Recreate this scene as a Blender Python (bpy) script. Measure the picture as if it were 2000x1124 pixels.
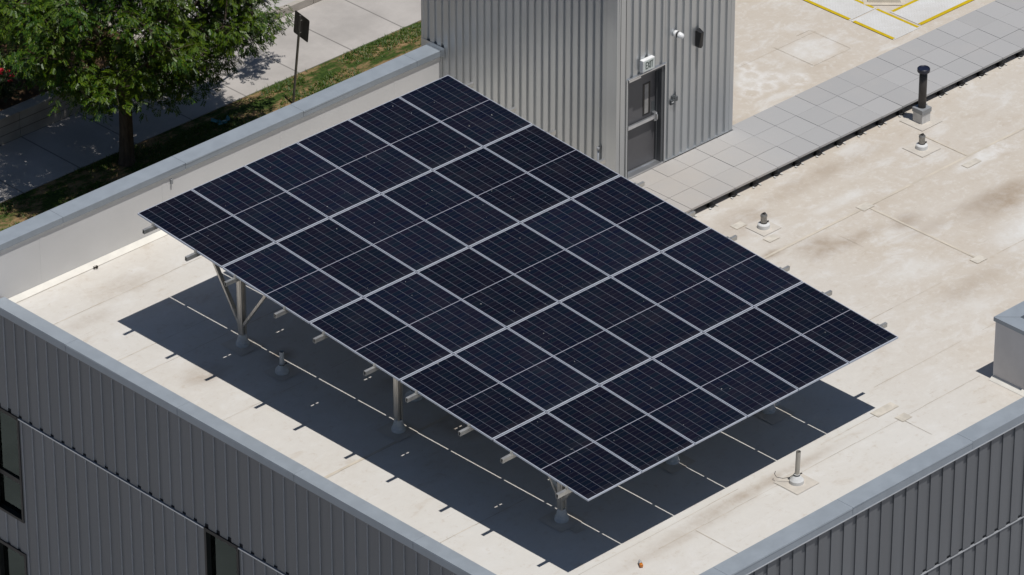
import bpy, bmesh, math, random
from mathutils import Vector, Matrix, noise

# ------------------------------------------------------------------ clearing
for o in list(bpy.data.objects):
    bpy.data.objects.remove(o)
S = bpy.context.scene
COL = S.collection

# ------------------------------------------------------------------ camera
CAM = Vector((-53.0559, -52.7634, 48.9446))
YAW, PITCH, FPX = 0.8000475, 0.5221974, 10109.15
cd = bpy.data.cameras.new("camera")
cam = bpy.data.objects.new("camera", cd)
COL.objects.link(cam)
fwd = Vector((math.cos(YAW) * math.cos(PITCH), math.sin(YAW) * math.cos(PITCH), -math.sin(PITCH)))
right = Vector((math.sin(YAW), -math.cos(YAW), 0))
up = right.cross(fwd)
M3 = Matrix((right, up, -fwd)).transposed()
cam.matrix_world = Matrix.Translation(CAM) @ M3.to_4x4()
cd.sensor_width = 36.0
cd.lens = FPX / 2000 * 36.0
cd.clip_start = 1.0
cd.clip_end = 3000.0
S.camera = cam

# ------------------------------------------------------------------ sky, sun, exposure
SUN_TO = Vector((0.004, -0.2792, 1.0)).normalized()
ELEV = math.asin(SUN_TO.z)
W = bpy.data.worlds.new("World")
S.world = W
W.use_nodes = True
wn = W.node_tree
bg = wn.nodes["Background"]
sky = wn.nodes.new("ShaderNodeTexSky")
sky.sky_type = 'NISHITA'
sky.sun_disc = False
sky.sun_elevation = ELEV
sky.sun_rotation = math.pi
sky.altitude = 1600
wn.links.new(sky.outputs[0], bg.inputs[0])
bg.inputs[1].default_value = 0.05
sl = bpy.data.lights.new("sun", 'SUN')
sl.energy = 3.4
sl.angle = math.radians(0.5)
sl.color = (1.0, 0.972, 0.935)
sun = bpy.data.objects.new("sun", sl)
COL.objects.link(sun)
sun.rotation_euler = (-SUN_TO).to_track_quat('-Z', 'Y').to_euler()
sun.location = (0, -20, 60)
S.view_settings.view_transform = 'Standard'
S.view_settings.look = 'None'
S.view_settings.exposure = 0.0
S.view_settings.gamma = 1.0
S.cycles.max_bounces = 8
S.cycles.diffuse_bounces = 4

GZ = -7.5          # street level behind the building; the roof is z = 0


# ------------------------------------------------------------------ node helpers
class NT:
    def __init__(self, name):
        self.m = bpy.data.materials.new(name)
        self.m.use_nodes = True
        self.t = self.m.node_tree
        self.b = self.t.nodes["Principled BSDF"]
        self.tc = self.t.nodes.new("ShaderNodeTexCoord")

    def n(self, typ, **kw):
        nd = self.t.nodes.new(typ)
        for k, v in kw.items():
            setattr(nd, k, v)
        return nd

    def put(self, sock, v):
        if isinstance(v, bpy.types.NodeSocket):
            self.t.links.new(v, sock)
        else:
            if isinstance(v, (tuple, list)) and len(v) == 3 and sock.type == 'RGBA':
                v = (*v, 1)
            sock.default_value = v

    def math(self, op, a, b=0.0, c=None, clamp=False):
        nd = self.n("ShaderNodeMath", operation=op, use_clamp=clamp)
        self.put(nd.inputs[0], a)
        self.put(nd.inputs[1], b)
        if c is not None:
            self.put(nd.inputs[2], c)
        return nd.outputs[0]

    def mix(self, f, a, b):
        nd = self.n("ShaderNodeMix", data_type='RGBA')
        self.put(nd.inputs[0], f)
        self.put(nd.inputs[6], a)
        self.put(nd.inputs[7], b)
        return nd.outputs[2]

    def noise(self, scale, detail=4, rough=0.55, vec=None, stretch=None, dist=0.0):
        v = vec if vec is not None else self.tc.outputs['Object']
        if stretch:
            mp = self.n("ShaderNodeMapping")
            self.put(mp.inputs[0], v)
            mp.inputs['Scale'].default_value = stretch
            v = mp.outputs[0]
        nd = self.n("ShaderNodeTexNoise")
        self.put(nd.inputs['Vector'], v)
        nd.inputs['Scale'].default_value = scale
        nd.inputs['Detail'].default_value = detail
        nd.inputs['Roughness'].default_value = rough
        nd.inputs['Distortion'].default_value = dist
        return nd.outputs[0]

    def ramp(self, v, lo, hi, a=0.0, b=1.0, smooth=True):
        nd = self.n("ShaderNodeMapRange")
        if smooth:
            nd.interpolation_type = 'SMOOTHSTEP'
        self.put(nd.inputs[0], v)
        self.put(nd.inputs[1], lo)
        self.put(nd.inputs[2], hi)
        self.put(nd.inputs[3], a)
        self.put(nd.inputs[4], b)
        return nd.outputs[0]

    def bump(self, h, strength=0.2, dist=0.02):
        nd = self.n("ShaderNodeBump")
        nd.inputs['Strength'].default_value = strength
        nd.inputs['Distance'].default_value = dist
        self.put(nd.inputs['Height'], h)
        self.put(self.b.inputs['Normal'], nd.outputs[0])

    def fin(self, col=None, rough=None, metal=None, spec=None):
        if col is not None:
            self.put(self.b.inputs['Base Color'], col)
        if rough is not None:
            self.put(self.b.inputs['Roughness'], rough)
        if metal is not None:
            self.put(self.b.inputs['Metallic'], metal)
        if spec is not None:
            self.put(self.b.inputs['Specular IOR Level'], spec)
        return self.m


def simple(name, c, rough=0.6, metal=0.0, spec=0.5, var=0.12, scale=3.0, bump=0.0, stretch=None):
    t = NT(name)
    f = t.noise(scale, 5, 0.6, stretch=stretch)
    lo = tuple(x * (1 - var) for x in c)
    hi = tuple(min(1, x * (1 + var)) for x in c)
    col = t.mix(t.ramp(f, 0.3, 0.7), lo, hi)
    r = t.ramp(f, 0.2, 0.8, rough * 0.88, min(1, rough * 1.12))
    if bump:
        t.bump(t.noise(scale * 6, 4), bump, 0.01)
    return t.fin(col, r, metal, spec)


def mat_roof():
    t = NT("roof_membrane")
    P = t.tc.outputs['Object']
    big = t.noise(0.22, 5, 0.6, dist=0.6)
    med = t.noise(1.1, 8, 0.68, stretch=(1.0, 1.7, 1), dist=0.4)
    fine = t.noise(7.0, 8, 0.72, dist=0.3)
    sep = t.n("ShaderNodeSeparateXYZ")
    t.put(sep.inputs[0], P)
    X, Y = sep.outputs[0], sep.outputs[1]
    cream = (0.635, 0.615, 0.575)
    beige = (0.545, 0.48, 0.40)
    pale = (0.68, 0.665, 0.635)
    tan = (0.475, 0.40, 0.315)
    # the far side of the roof is browner with dust than the side by the low parapets
    grad = t.math('ADD', t.ramp(X, 7.0, 13.0), t.math('MULTIPLY', t.ramp(Y, 9, 13), t.ramp(X, 11, 14)), clamp=True)
    f0 = t.math('MULTIPLY_ADD', grad, 0.72, t.math('MULTIPLY_ADD', big, 0.9, -0.30), clamp=True)
    c = t.mix(f0, cream, beige)
    c = t.mix(t.math('MULTIPLY', t.ramp(med, 0.50, 0.70), 0.62), c, pale)
    c = t.mix(t.math('MULTIPLY', t.ramp(med, 0.45, 0.28), 0.45), c, tan)
    c = t.mix(t.math('MULTIPLY', t.ramp(fine, 0.5, 0.66), 0.5), c, (0.66, 0.63, 0.58))
    c = t.mix(t.math('MULTIPLY', t.ramp(fine, 0.45, 0.30), 0.40), c, tan)
    # dirt left by ponding water
    wob = t.math('MULTIPLY_ADD', t.noise(1.3, 6, 0.7), 3.2, -0.9)

    def blob(x, y, rx, ry, k, colr, w=wob):
        dx = t.math('MULTIPLY', t.math('SUBTRACT', X, x), 1.0 / rx)
        dy = t.math('MULTIPLY', t.math('SUBTRACT', Y, y), 1.0 / ry)
        d = t.math('SQRT', t.math('ADD', t.math('MULTIPLY', dx, dx), t.math('MULTIPLY', dy, dy)))
        f = t.ramp(d, 1.0, 0.15)
        if w is not None:
            f = t.math('MULTIPLY', f, w, clamp=True)
        return t.mix(t.math('MULTIPLY', f, k), c, colr)
    brown = (0.27, 0.185, 0.11)
    for (x, y, rx, ry, k) in ((11.5, 5.3, .8, .45, .55), (15.4, 4.05, 1.7, .65, .62), (13.5, 4.75, .6, .4, .6),
                              (-.1, 9.9, .7, .5, .45), (17.5, 3.9, 1.6, .8, .3), (10.7, 5.7, .5, .2, .6),
                              (1.0, 13.4, 1.1, .5, .35), (-.4, 12.9, .9, .3, .3), (14.2, 8.6, 0.8, 1.2, .3),
                              (11.2, 7.0, 1.4, .7, .4), (14.0, 9.9, .5, .5, .4), (4.2, .1, 3.6, .22, .5), (12.6, 2.2, 1.6, .5, .3),
                              (13.6, 7.2, 2.4, .45, .35), (9.2, 4.4, 1.6, .6, .25), (1.3, 9.4, .5, .35, .8), (2.8, 3.5, .35, .25, .9), (4.3, 2.6, .7, .4, .7), (2.6, 7.2, .9, .4, .7), (14.6, 4.3, 2.2, .35, .5), (12.0, 5.0, 1.4, .3, .5), (2.0, 5.3, .5, .9, .5), (2.2, -.1, 2.6, .25, .3)):
        c = blob(x, y, rx, ry, k, brown)
    white = (0.70, 0.69, 0.66)
    for (x, y, rx, ry, k) in ((17.4, 11.05, .8, .7, .75), (15.5, 10.9, .5, .8, .35), (16.2, 10.5, .7, .4, .4),
                              (15.1, 2.9, 1.5, .8, .9), (17.3, 3.0, 1.5, .8, .8), (16.4, 5.45, 1.0, .25, .9), (12.4, 3.4, 1.2, .6, .6), (11.9, 1.6, 1.6, .4, .5), (13.1, 6.2, 1.3, .25, .6),
                              (14.2, 4.4, 2.0, .9, .25), (7.9, .35, .5, .3, .6), (4.4, -.15, .25, .2, .6)):
        c = blob(x, y, rx, ry, k, white)
    # clean halos round the pipe flashings
    for (x, y, r, k) in ((4.97, -.28, .42, .95), (15.9, 6.55, .36, .85), (11.3, 6.52, .40, .85), (16.75, 7.33, .45, .6),
                         (.97, 8.95, .3, .5)):
        c = blob(x, y, r, r, k, (0.74, 0.74, 0.73), None)

    def ring(x, y, r, k):
        dx = t.math('SUBTRACT', X, x)
        dy = t.math('SUBTRACT', Y, y)
        d = t.math('SQRT', t.math('ADD', t.math('MULTIPLY', dx, dx), t.math('MULTIPLY', dy, dy)))
        f = t.ramp(t.math('ABSOLUTE', t.math('SUBTRACT', t.math('MULTIPLY_ADD', t.math('SUBTRACT', t.math('ADD', med, fine), 1.0), 0.22, d), r)), 0.11, 0.0)
        f = t.math('MULTIPLY', f, t.ramp(fine, 0.35, 0.6, 0.2, 1.0))
        return t.mix(t.math('MULTIPLY', f, k), c, (0.72, 0.70, 0.67))
    for (x, y, r) in ((15.97, 11.41, .16), (15.74, 11.06, .20), (15.45, 10.83, .20), (15.2, 10.55, .19), (15.61, 10.53, .19),
                      (15.98, 10.74, .2), (16.29, 10.3, .22), (16.63, 5.49, .17), (17.07, 5.51, .16)):
        c = ring(x, y, r, .6)
    speck = t.noise(34, 2, 0.5)
    c = t.mix(t.math('MULTIPLY', t.ramp(speck, 0.735, 0.78), 0.7), c, (0.16, 0.11, 0.07))
    scr = t.noise(5, 3, 0.6, stretch=(0.25, 3.2, 1), dist=1.0)
    c = t.mix(t.math('MULTIPLY', t.ramp(scr, 0.66, 0.74), 0.22), c, (0.36, 0.29, 0.21))
    t.bump(t.math('ADD', t.noise(0.8, 4), t.math('MULTIPLY', t.noise(14, 4), 0.15)), 0.25, 0.03)
    return t.fin(c, 0.75, 0, 0.3)


def mat_cells():
    """solar laminate: 6 cell columns, two halves of 11 cell rows, light gridlines"""
    t = NT("solar_cells")
    sep = t.n("ShaderNodeSeparateXYZ")
    t.put(sep.inputs[0], t.tc.outputs['Object'])
    X, Y = sep.outputs[0], sep.outputs[1]
    PWi, PLi, MG = PW - 2 * FR, PL - 2 * FR, 0.012
    u = t.math('MULTIPLY', t.math('SUBTRACT', X, FR + 0.008), 6.0 / (PWi - 0.016))
    fu = t.math('FRACT', u)
    du = t.math('MULTIPLY', t.math('SUBTRACT', 0.5, t.math('ABSOLUTE', t.math('SUBTRACT', fu, 0.5))), (PWi - .016) / 6)
    half = (PLi - 0.016 - MG) / 2
    yy = t.math('SUBTRACT', Y, FR + 0.008)
    up_ = t.math('GREATER_THAN', yy, half + MG / 2)
    y2 = t.math('SUBTRACT', yy, t.math('MULTIPLY', up_, half + MG))
    v = t.math('MULTIPLY', y2, 11.0 / half)
    fv = t.math('FRACT', v)
    dv = t.math('MULTIPLY', t.math('SUBTRACT', 0.5, t.math('ABSOLUTE', t.math('SUBTRACT', fv, 0.5))), half / 11)
    colline = t.ramp(du, 0.0034, 0.0018, smooth=False)
    rowline = t.ramp(dv, 0.0040, 0.0022, smooth=False)
    mid = t.ramp(t.math('ABSOLUTE', t.math('SUBTRACT', yy, half + MG / 2)), MG * .62, MG * .45, smooth=False)
    info = t.n("ShaderNodeObjectInfo")
    cx = t.n("ShaderNodeCombineXYZ")
    t.put(cx.inputs[0], t.math('FLOOR', u))
    t.put(cx.inputs[1], t.math('MULTIPLY_ADD', up_, 20, t.math('FLOOR', v)))
    t.put(cx.inputs[2], t.math('MULTIPLY', info.outputs['Random'], 97.0))
    wn_ = t.n("ShaderNodeTexWhiteNoise")
    t.put(wn_.inputs[0], cx.outputs[0])
    hue = t.n("ShaderNodeValToRGB")
    t.put(hue.inputs[0], wn_.outputs[0])
    el = hue.color_ramp.elements
    el[0].position, el[0].color = 0.0, (0.0048, 0.0062, 0.0165, 1)
    el[1].position, el[1].color = 1.0, (0.0080, 0.0078, 0.0165, 1)
    e = el.new(0.35)
    e.color = (0.0052, 0.0092, 0.0175, 1)
    e = el.new(0.7)
    e.color = (0.0070, 0.0072, 0.0160, 1)
    c = hue.outputs[0]
    # every panel gets its own tone and its own dust and droppings
    ptone = t.math('MULTIPLY_ADD', info.outputs['Random'], 0.5, 0.75)
    c = t.mix(1.0, c, c)
    va = t.n("ShaderNodeVectorMath", operation='SCALE')
    t.put(va.inputs[0], c)
    t.put(va.inputs['Scale'], ptone)
    c = va.outputs[0]
    ov = t.n("ShaderNodeVectorMath", operation='ADD')
    t.put(ov.inputs[0], t.tc.outputs['Object'])
    cz = t.n("ShaderNodeCombineXYZ")
    t.put(cz.inputs[2], t.math('MULTIPLY', info.outputs['Random'], 83.0))
    t.put(ov.inputs[1], cz.outputs[0])
    PV = ov.outputs[0]
    rc = t.mix(t.noise(2.2, 3, vec=PV), (0.036, 0.037, 0.048), (0.056, 0.053, 0.064))
    c = t.mix(t.math('MULTIPLY', rowline, 0.75), c, rc)
    c = t.mix(t.math('MULTIPLY', colline, 0.85), c, (0.19, 0.20, 0.245))
    c = t.mix(mid, c, (0.36, 0.36, 0.42))
    # dust that rain leaves along the low edge
    dust = t.math('MULTIPLY', t.ramp(Y, 0.16, 0.02), t.noise(3.0, 5, vec=PV, stretch=(1, 2, 1)))
    c = t.mix(t.math('MULTIPLY', dust, 0.07), c, (0.30, 0.29, 0.29))
    film = t.noise(1.4, 6, 0.65, vec=PV)
    c = t.mix(t.math('MULTIPLY', t.ramp(film, 0.45, 0.8), 0.016), c, (0.4, 0.38, 0.36))
    drop = t.noise(22, 1, 0.4, vec=PV)
    c = t.mix(t.math('MULTIPLY', t.ramp(drop, 0.815, 0.83), 0.8), c, (0.5, 0.5, 0.47))
    t.b.inputs['IOR'].default_value = 1.28
    return t.fin(c, t.ramp(film, 0.3, 0.8, 0.10, 0.2), 0.0, 0.24)


def mat_pavers():
    t = NT("concrete_paver")
    info = t.n("ShaderNodeObjectInfo")
    wn_ = t.n("ShaderNodeTexWhiteNoise", noise_dimensions='1D')
    t.put(wn_.inputs['W'], info.outputs['Random'])
    a = t.mix(wn_.outputs[0], (0.385, 0.38, 0.375), (0.415, 0.41, 0.405))
    vec = t.n("ShaderNodeNewGeometry").outputs['Position']
    f = t.noise(1.2, 6, 0.65, vec=vec)
    g = t.noise(40, 4, 0.7, vec=vec)
    c = t.mix(t.math('MULTIPLY', t.ramp(f, 0.45, 0.75), 0.25), a, (0.46, 0.435, 0.41))
    sep = t.n("ShaderNodeSeparateXYZ")
    t.put(sep.inputs[0], vec)
    c = t.mix(t.math('MULTIPLY', t.ramp(sep.outputs[0], 14.5, 10.8), t.math('MULTIPLY_ADD', f, 0.9, 0.1)), c, (0.47, 0.425, 0.375))
    c = t.mix(t.math('MULTIPLY', t.ramp(g, 0.5, 0.75), 0.25), c, (0.28, 0.27, 0.26))
    t.bump(g, 0.15, 0.004)
    return t.fin(c, 0.85, 0, 0.25)


def mat_concrete(name, c, joint=None):
    t = NT(name)
    f = t.noise(0.5, 6, 0.65)
    g = t.noise(9, 6, 0.7)
    lo = tuple(x * .82 for x in c)
    hi = tuple(min(1, x * 1.12) for x in c)
    col = t.mix(t.ramp(f, .3, .7), lo, hi)
    col = t.mix(t.math('MULTIPLY', t.ramp(g, .55, .8), .35), col, tuple(x * .7 for x in c))
    if joint:
        x0, pitch = joint
        sep = t.n("ShaderNodeSeparateXYZ")
        t.put(sep.inputs[0], t.tc.outputs['Object'])
        fr = t.math('FRACT', t.math('MULTIPLY', t.math('SUBTRACT', sep.outputs[0], x0 - 500 * pitch), 1 / pitch))
        d = t.math('MULTIPLY', t.math('MINIMUM', fr, t.math('SUBTRACT', 1.0, fr)), pitch)
        col = t.mix(t.math('MULTIPLY', t.ramp(d, .03, .012), .8), col, (0.16, 0.15, 0.14))
        sid = t.n("ShaderNodeTexWhiteNoise", noise_dimensions='1D')
        t.put(sid.inputs['W'], t.math('FLOOR', t.math('MULTIPLY', t.math('SUBTRACT', sep.outputs[0], x0 - 500 * pitch), 1 / pitch)))
        col = t.mix(t.math('MULTIPLY', sid.outputs[0], .22), col, tuple(x * .75 for x in c))
    t.bump(g, 0.2, 0.01)
    return t.fin(col, .9, 0, .2)


def mat_lawn():
    t = NT("thin_lawn_soil")
    f = t.noise(1.5, 7, 0.68, stretch=(0.6, 1.3, 1))
    g = t.noise(11, 6, 0.7)
    dirt = t.mix(t.ramp(g, .3, .7), (0.20, 0.128, 0.062), (0.36, 0.245, 0.13))
    grs = t.mix(t.ramp(g, .35, .65), (0.022, 0.045, 0.010), (0.065, 0.10, 0.022))
    c = t.mix(t.ramp(t.math('MULTIPLY_ADD', g, .35, f), .60, .74), dirt, grs)
    t.bump(g, 0.8, 0.05)
    return t.fin(c, .95, 0, .1)


def mat_leaf(name, a, b, c3, trans=0.3):
    t = NT(name)
    geo = t.n("ShaderNodeNewGeometry")
    cr = t.n("ShaderNodeValToRGB")
    t.put(cr.inputs[0], geo.outputs['Random Per Island'])
    el = cr.color_ramp.elements
    el[0].color = (*a, 1)
    el[1].color = (*c3, 1)
    e = el.new(.55)
    e.color = (*b, 1)
    f = t.noise(.9, 3)
    col = t.mix(t.math('MULTIPLY', t.ramp(f, .4, .65), .45), cr.outputs[0], c3)
    t.put(t.b.inputs['Base Color'], col)
    t.b.inputs['Roughness'].default_value = .45
    t.b.inputs['Specular IOR Level'].default_value = .35
    tr = t.n("ShaderNodeBsdfTranslucent")
    t.put(tr.inputs[0], col)
    mx = t.n("ShaderNodeMixShader")
    mx.inputs[0].default_value = trans
    t.t.links.new(t.b.outputs[0], mx.inputs[1])
    t.t.links.new(tr.outputs[0], mx.inputs[2])
    t.t.links.new(mx.outputs[0], t.t.nodes["Material Output"].inputs[0])
    return t.m


def mat_clad(name, c, rough, metal, var=.1, sheets=None):
    t = NT(name)
    f = t.noise(1.0, 4, .6, stretch=(3, 3, .35))
    g = t.noise(.5, 4, .6)
    col = t.mix(t.ramp(f, .3, .7), tuple(x * (1 - var) for x in c), tuple(x * (1 + var) for x in c))
    if sheets:
        sep = t.n("ShaderNodeSeparateXYZ")
        t.put(sep.inputs[0], t.tc.outputs['Object'])
        w = t.n("ShaderNodeTexWhiteNoise", noise_dimensions='1D')
        t.put(w.inputs['W'], t.math('FLOOR', t.math('ADD', t.math('MULTIPLY', sep.outputs[1], 1 / sheets), t.math('MULTIPLY', sep.outputs[0], 1 / sheets))))
        col = t.mix(t.math('MULTIPLY', w.outputs[0], .16), col, tuple(x * .45 for x in c))
    # run marks below the edges and faint scuffs
    st = t.noise(2.0, 6, .7, stretch=(6, 6, .25))
    col = t.mix(t.math('MULTIPLY', t.ramp(st, .56, .78), .22), col, tuple(x * .6 for x in c))
    sc = t.noise(16, 4, .7)
    col = t.mix(t.math('MULTIPLY', t.ramp(sc, .62, .72), .15), col, tuple(min(1, x * 1.5) for x in c))
    t.bump(g, .22, .02)
    return t.fin(col, t.ramp(f, .2, .8, rough * .85, rough * 1.15), metal, .5)


def mat_blind():
    t = NT("window_blind")
    sep = t.n("ShaderNodeSeparateXYZ")
    t.put(sep.inputs[0], t.tc.outputs['Object'])
    f = t.math('FRACT', t.math('MULTIPLY', sep.outputs[2], 22.0))
    c = t.mix(t.ramp(f, .55, .95), (0.105, 0.180, 0.160), (0.030, 0.058, 0.052))
    return t.fin(c, .6, 0, .3)


def mat_glass():
    t = NT("window_glass")
    gl = t.n("ShaderNodeBsdfGlossy")
    gl.inputs['Roughness'].default_value = .02
    gl.inputs['Color'].default_value = (.80, .97, .92, 1)
    tr = t.n("ShaderNodeBsdfTransparent")
    tr.inputs[0].default_value = (.62, .70, .66, 1)
    fr = t.n("ShaderNodeFresnel")
    fr.inputs[0].default_value = 1.5
    mx = t.n("ShaderNodeMixShader")
    t.t.links.new(fr.outputs[0], mx.inputs[0])
    t.t.links.new(tr.outputs[0], mx.inputs[1])
    t.t.links.new(gl.outputs[0], mx.inputs[2])
    t.t.links.new(mx.outputs[0], t.t.nodes["Material Output"].inputs[0])
    return t.m


def mat_pad():
    t = NT("textured_walk_pad")
    br = t.n("ShaderNodeTexChecker")
    t.put(br.inputs[0], t.tc.outputs['Object'])
    br.inputs['Scale'].default_value = 24
    f = t.noise(1.2, 6, .65)
    c = t.mix(t.ramp(f, .35, .7), (0.60, 0.585, 0.555), (0.70, 0.70, 0.69))
    c = t.mix(t.math('MULTIPLY', br.outputs[1], .16), c, (0.50, 0.49, 0.46))
    t.bump(br.outputs[1], .5, .01)
    return t.fin(c, .8, 0, .25)


def mat_boardwall():
    t = NT("retaining_block")
    sep = t.n("ShaderNodeSeparateXYZ")
    t.put(sep.inputs[0], t.tc.outputs['Object'])
    f = t.noise(1.4, 6, .65)
    c = t.mix(t.ramp(f, .3, .7), (0.34, 0.305, 0.265), (0.46, 0.425, 0.38))
    fz = t.math('FRACT', t.math('MULTIPLY', sep.outputs[2], 1 / .225))
    d = t.math('MINIMUM', fz, t.math('SUBTRACT', 1.0, fz))
    c = t.mix(t.math('MULTIPLY', t.ramp(d, .07, .03), .75), c, (0.10, 0.088, 0.075))
    t.bump(t.noise(12, 5), .4, .01)
    return t.fin(c, .9, 0, .2)


# array sizes
NX, NY = 6, 5
PITCHX, PITCHY = 7.9056 / 6, 11.8236 / 5
TILT = 0.0773268
H0 = 1.6934
PW, PL, PT, FR = PITCHX - 0.019, PITCHY - 0.030, 0.036, 0.0115

MT = {}
MT['roof'] = mat_roof()
MT['seam'] = simple("membrane_lap", (0.575, 0.515, 0.425), .75, 0, .3, .10, 2.5, stretch=(1, 1, 1))
MT['seamdirt'] = simple("lap_edge_dirt", (0.45, 0.385, 0.30), .9, 0, .1, .35, 3)
MT['patch'] = simple("membrane_patch", (0.585, 0.54, 0.465), .75, 0, .3, .12, 4)
MT['flashpad'] = simple("pipe_flashing_sheet", (0.575, 0.53, 0.465), .7, 0, .3, .07, 4)
MT['flash'] = simple("white_flashing", (0.70, 0.69, 0.665), .6, 0, .4, .06, 3)
MT['cant'] = simple("white_cant_strip", (0.76, 0.73, 0.66), .6, 0, .4, .07, 2)
MT['parapet'] = simple("parapet_membrane", (0.66, 0.65, 0.64), .6, 0, .35, .05, .6)
MT['coping'] = mat_clad("coping_metal", (0.295, 0.330, 0.365), .40, .05, .05)
MT['clad'] = mat_clad("zinc_cladding", (0.150, 0.156, 0.166), .5, .0, .07, .63)
MT['seamsheen'] = simple("seam_painted_sheen", (0.52, 0.54, 0.56), .4, .0, .5, .06, 2)  # lighter colour paints the sky's sheen onto the seam sides
MT['cladlite'] = simple("bright_trim_metal", (0.55, 0.57, 0.60), .4, .5, .5, .06, 2)
MT['dark'] = simple("dark_fill", (0.012, 0.014, 0.017), .8, 0, .2, .2, 4)
MT['core'] = simple("wall_core", (0.07, 0.07, 0.07), .9, 0, .2, .1, 1)
MT['silver'] = mat_clad("silver_ribbed_metal", (0.51, 0.53, 0.545), .40, .75, .05, .9)
MT['trim'] = mat_clad("silver_flat_trim", (0.53, 0.55, 0.565), .40, .75, .05)
MT['door'] = simple("door_grey_paint", (0.115, 0.113, 0.118), .5, 0, .4, .08, 1.5)
MT['frame'] = simple("door_frame_paint", (0.09, 0.095, 0.10), .45, 0, .4, .08, 1.5)
MT['alu'] = simple("aluminium", (0.62, 0.63, 0.65), .32, .85, .5, .06, 6)
MT['pframe'] = simple("anodised_frame", (0.53, 0.56, 0.63), .40, .1, .5, .05, 3)
MT['strip'] = simple("row_gap_strip", (0.17, 0.175, 0.19), .5, .1, .4, .1, 4)
MT['backsheet'] = simple("grey_backsheet", (0.06, 0.057, 0.054), .6, 0, .3, .05, 2)
MT['galv'] = simple("galvanised_steel", (0.52, 0.51, 0.48), .42, .7, .5, .14, 5)
MT['postm'] = simple("galvanised_post", (0.60, 0.57, 0.52), .35, .75, .5, .16, 4, stretch=(6, 6, .4))
MT['cells'] = mat_cells()
MT['paver'] = mat_pavers()
MT['ped'] = simple("black_pedestal", (0.016, 0.016, 0.017), .6, 0, .4, .2, 5)
MT['ptab'] = simple("white_shim", (0.62, 0.61, 0.58), .6, 0, .4, .05, 5)
MT['boot'] = simple("grey_pipe_boot", (0.56, 0.555, 0.545), .6, 0, .3, .10, 6)
MT['bootw'] = simple("white_pipe_boot", (0.68, 0.68, 0.665), .6, 0, .3, .07, 6)
MT['pvc'] = simple("weathered_pvc", (0.47, 0.435, 0.375), .5, 0, .4, .08, 5)
MT['clamp'] = simple("dark_clamp", (0.07, 0.068, 0.065), .5, .4, .5, .2, 9)
MT['blackpipe'] = simple("black_brown_pipe", (0.042, 0.037, 0.035), .5, 0, .45, .2, 4)
MT['navy'] = simple("navy_cap", (0.010, 0.013, 0.032), .4, 0, .5, .15, 6)
MT['steelcap'] = simple("dull_steel", (0.30, 0.29, 0.27), .45, .6, .5, .35, 14)
MT['curbgrey'] = simple("curb_grey_cap", (0.31, 0.32, 0.33), .55, .2, .4, .08, 5)
MT['curbwhite'] = simple("curb_white", (0.60, 0.59, 0.57), .65, 0, .3, .10, 7)
MT['pad'] = mat_pad()
MT['yellow'] = simple("yellow_strip", (0.56, 0.40, 0.006), .6, 0, .3, .09, 6)
MT['white'] = simple("white_plastic", (0.80, 0.80, 0.79), .4, 0, .5, .04, 6)
MT['black'] = simple("black_plastic", (0.014, 0.014, 0.015), .4, 0, .5, .1, 6)
MT['boxgrey'] = simple("dark_grey_box", (0.10, 0.11, 0.115), .5, .2, .4, .1, 8)
MT['letter'] = simple("exit_letter", (0.035, 0.060, 0.050), .5, 0, .4, .1, 8)
MT['face'] = simple("sign_face", (0.62, 0.66, 0.63), .5, 0, .4, .05, 8)
MT['shaft'] = simple("shaft_stucco", (0.62, 0.60, 0.595), .8, 0, .25, .06, 1.2)
MT['blind'] = mat_blind()
MT['glass'] = mat_glass()
MT['winframe'] = simple("black_window_frame", (0.008, 0.008, 0.009), .45, .2, .5, .1, 5)
MT['paper'] = simple("pale_clutter", (0.32, 0.31, 0.30), .8, 0, .2, .15, 5)
MT['walk'] = mat_concrete("sidewalk_concrete", (0.46, 0.43, 0.40), (18.74, 1.68))
MT['cpad'] = mat_concrete("pale_concrete", (0.50, 0.48, 0.46))
MT['street'] = mat_concrete("site_ground", (0.44, 0.43, 0.42))
MT['lawn'] = mat_lawn()
MT['soil'] = simple("bed_soil", (0.10, 0.062, 0.036), .95, 0, .1, .45, 2.5, bump=.8)
MT['block'] = mat_boardwall()
MT['bark'] = simple("tree_bark", (0.075, 0.058, 0.043), .9, 0, .15, .35, 6, bump=.8, stretch=(3, 3, .5))
MT['leaf'] = mat_leaf("tree_leaf", (0.010, 0.040, 0.001), (0.032, 0.092, 0.003), (0.105, 0.150, 0.004), .10)
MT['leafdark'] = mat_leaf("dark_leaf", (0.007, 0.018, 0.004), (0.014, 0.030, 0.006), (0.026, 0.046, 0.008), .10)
MT['grass'] = mat_leaf("grass_blade", (0.030, 0.080, 0.006), (0.060, 0.130, 0.010), (0.110, 0.150, 0.022), .2)
MT['rose'] = simple("rose_petal", (0.62, 0.018, 0.055), .5, 0, .4, .35, 9)
MT['signback'] = simple("sign_back_metal", (0.10, 0.095, 0.088), .5, .3, .4, .15, 5)
MT['signpost'] = simple("sign_post_steel", (0.20, 0.19, 0.18), .5, .5, .4, .2, 6)
MT['teal'] = simple("teal_plastic", (0.055, 0.20, 0.23), .5, 0, .4, .4, 14)
MT['bottle'] = simple("cloudy_bottle", (0.40, 0.39, 0.38), .25, 0, .5, .35, 30)
MT['orange'] = simple("orange_label", (0.62, 0.20, 0.02), .4, 0, .5, .15, 20)
MT['leaflit'] = simple("dry_leaf", (0.035, 0.028, 0.02), .8, 0, .2, .3, 30)


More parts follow.
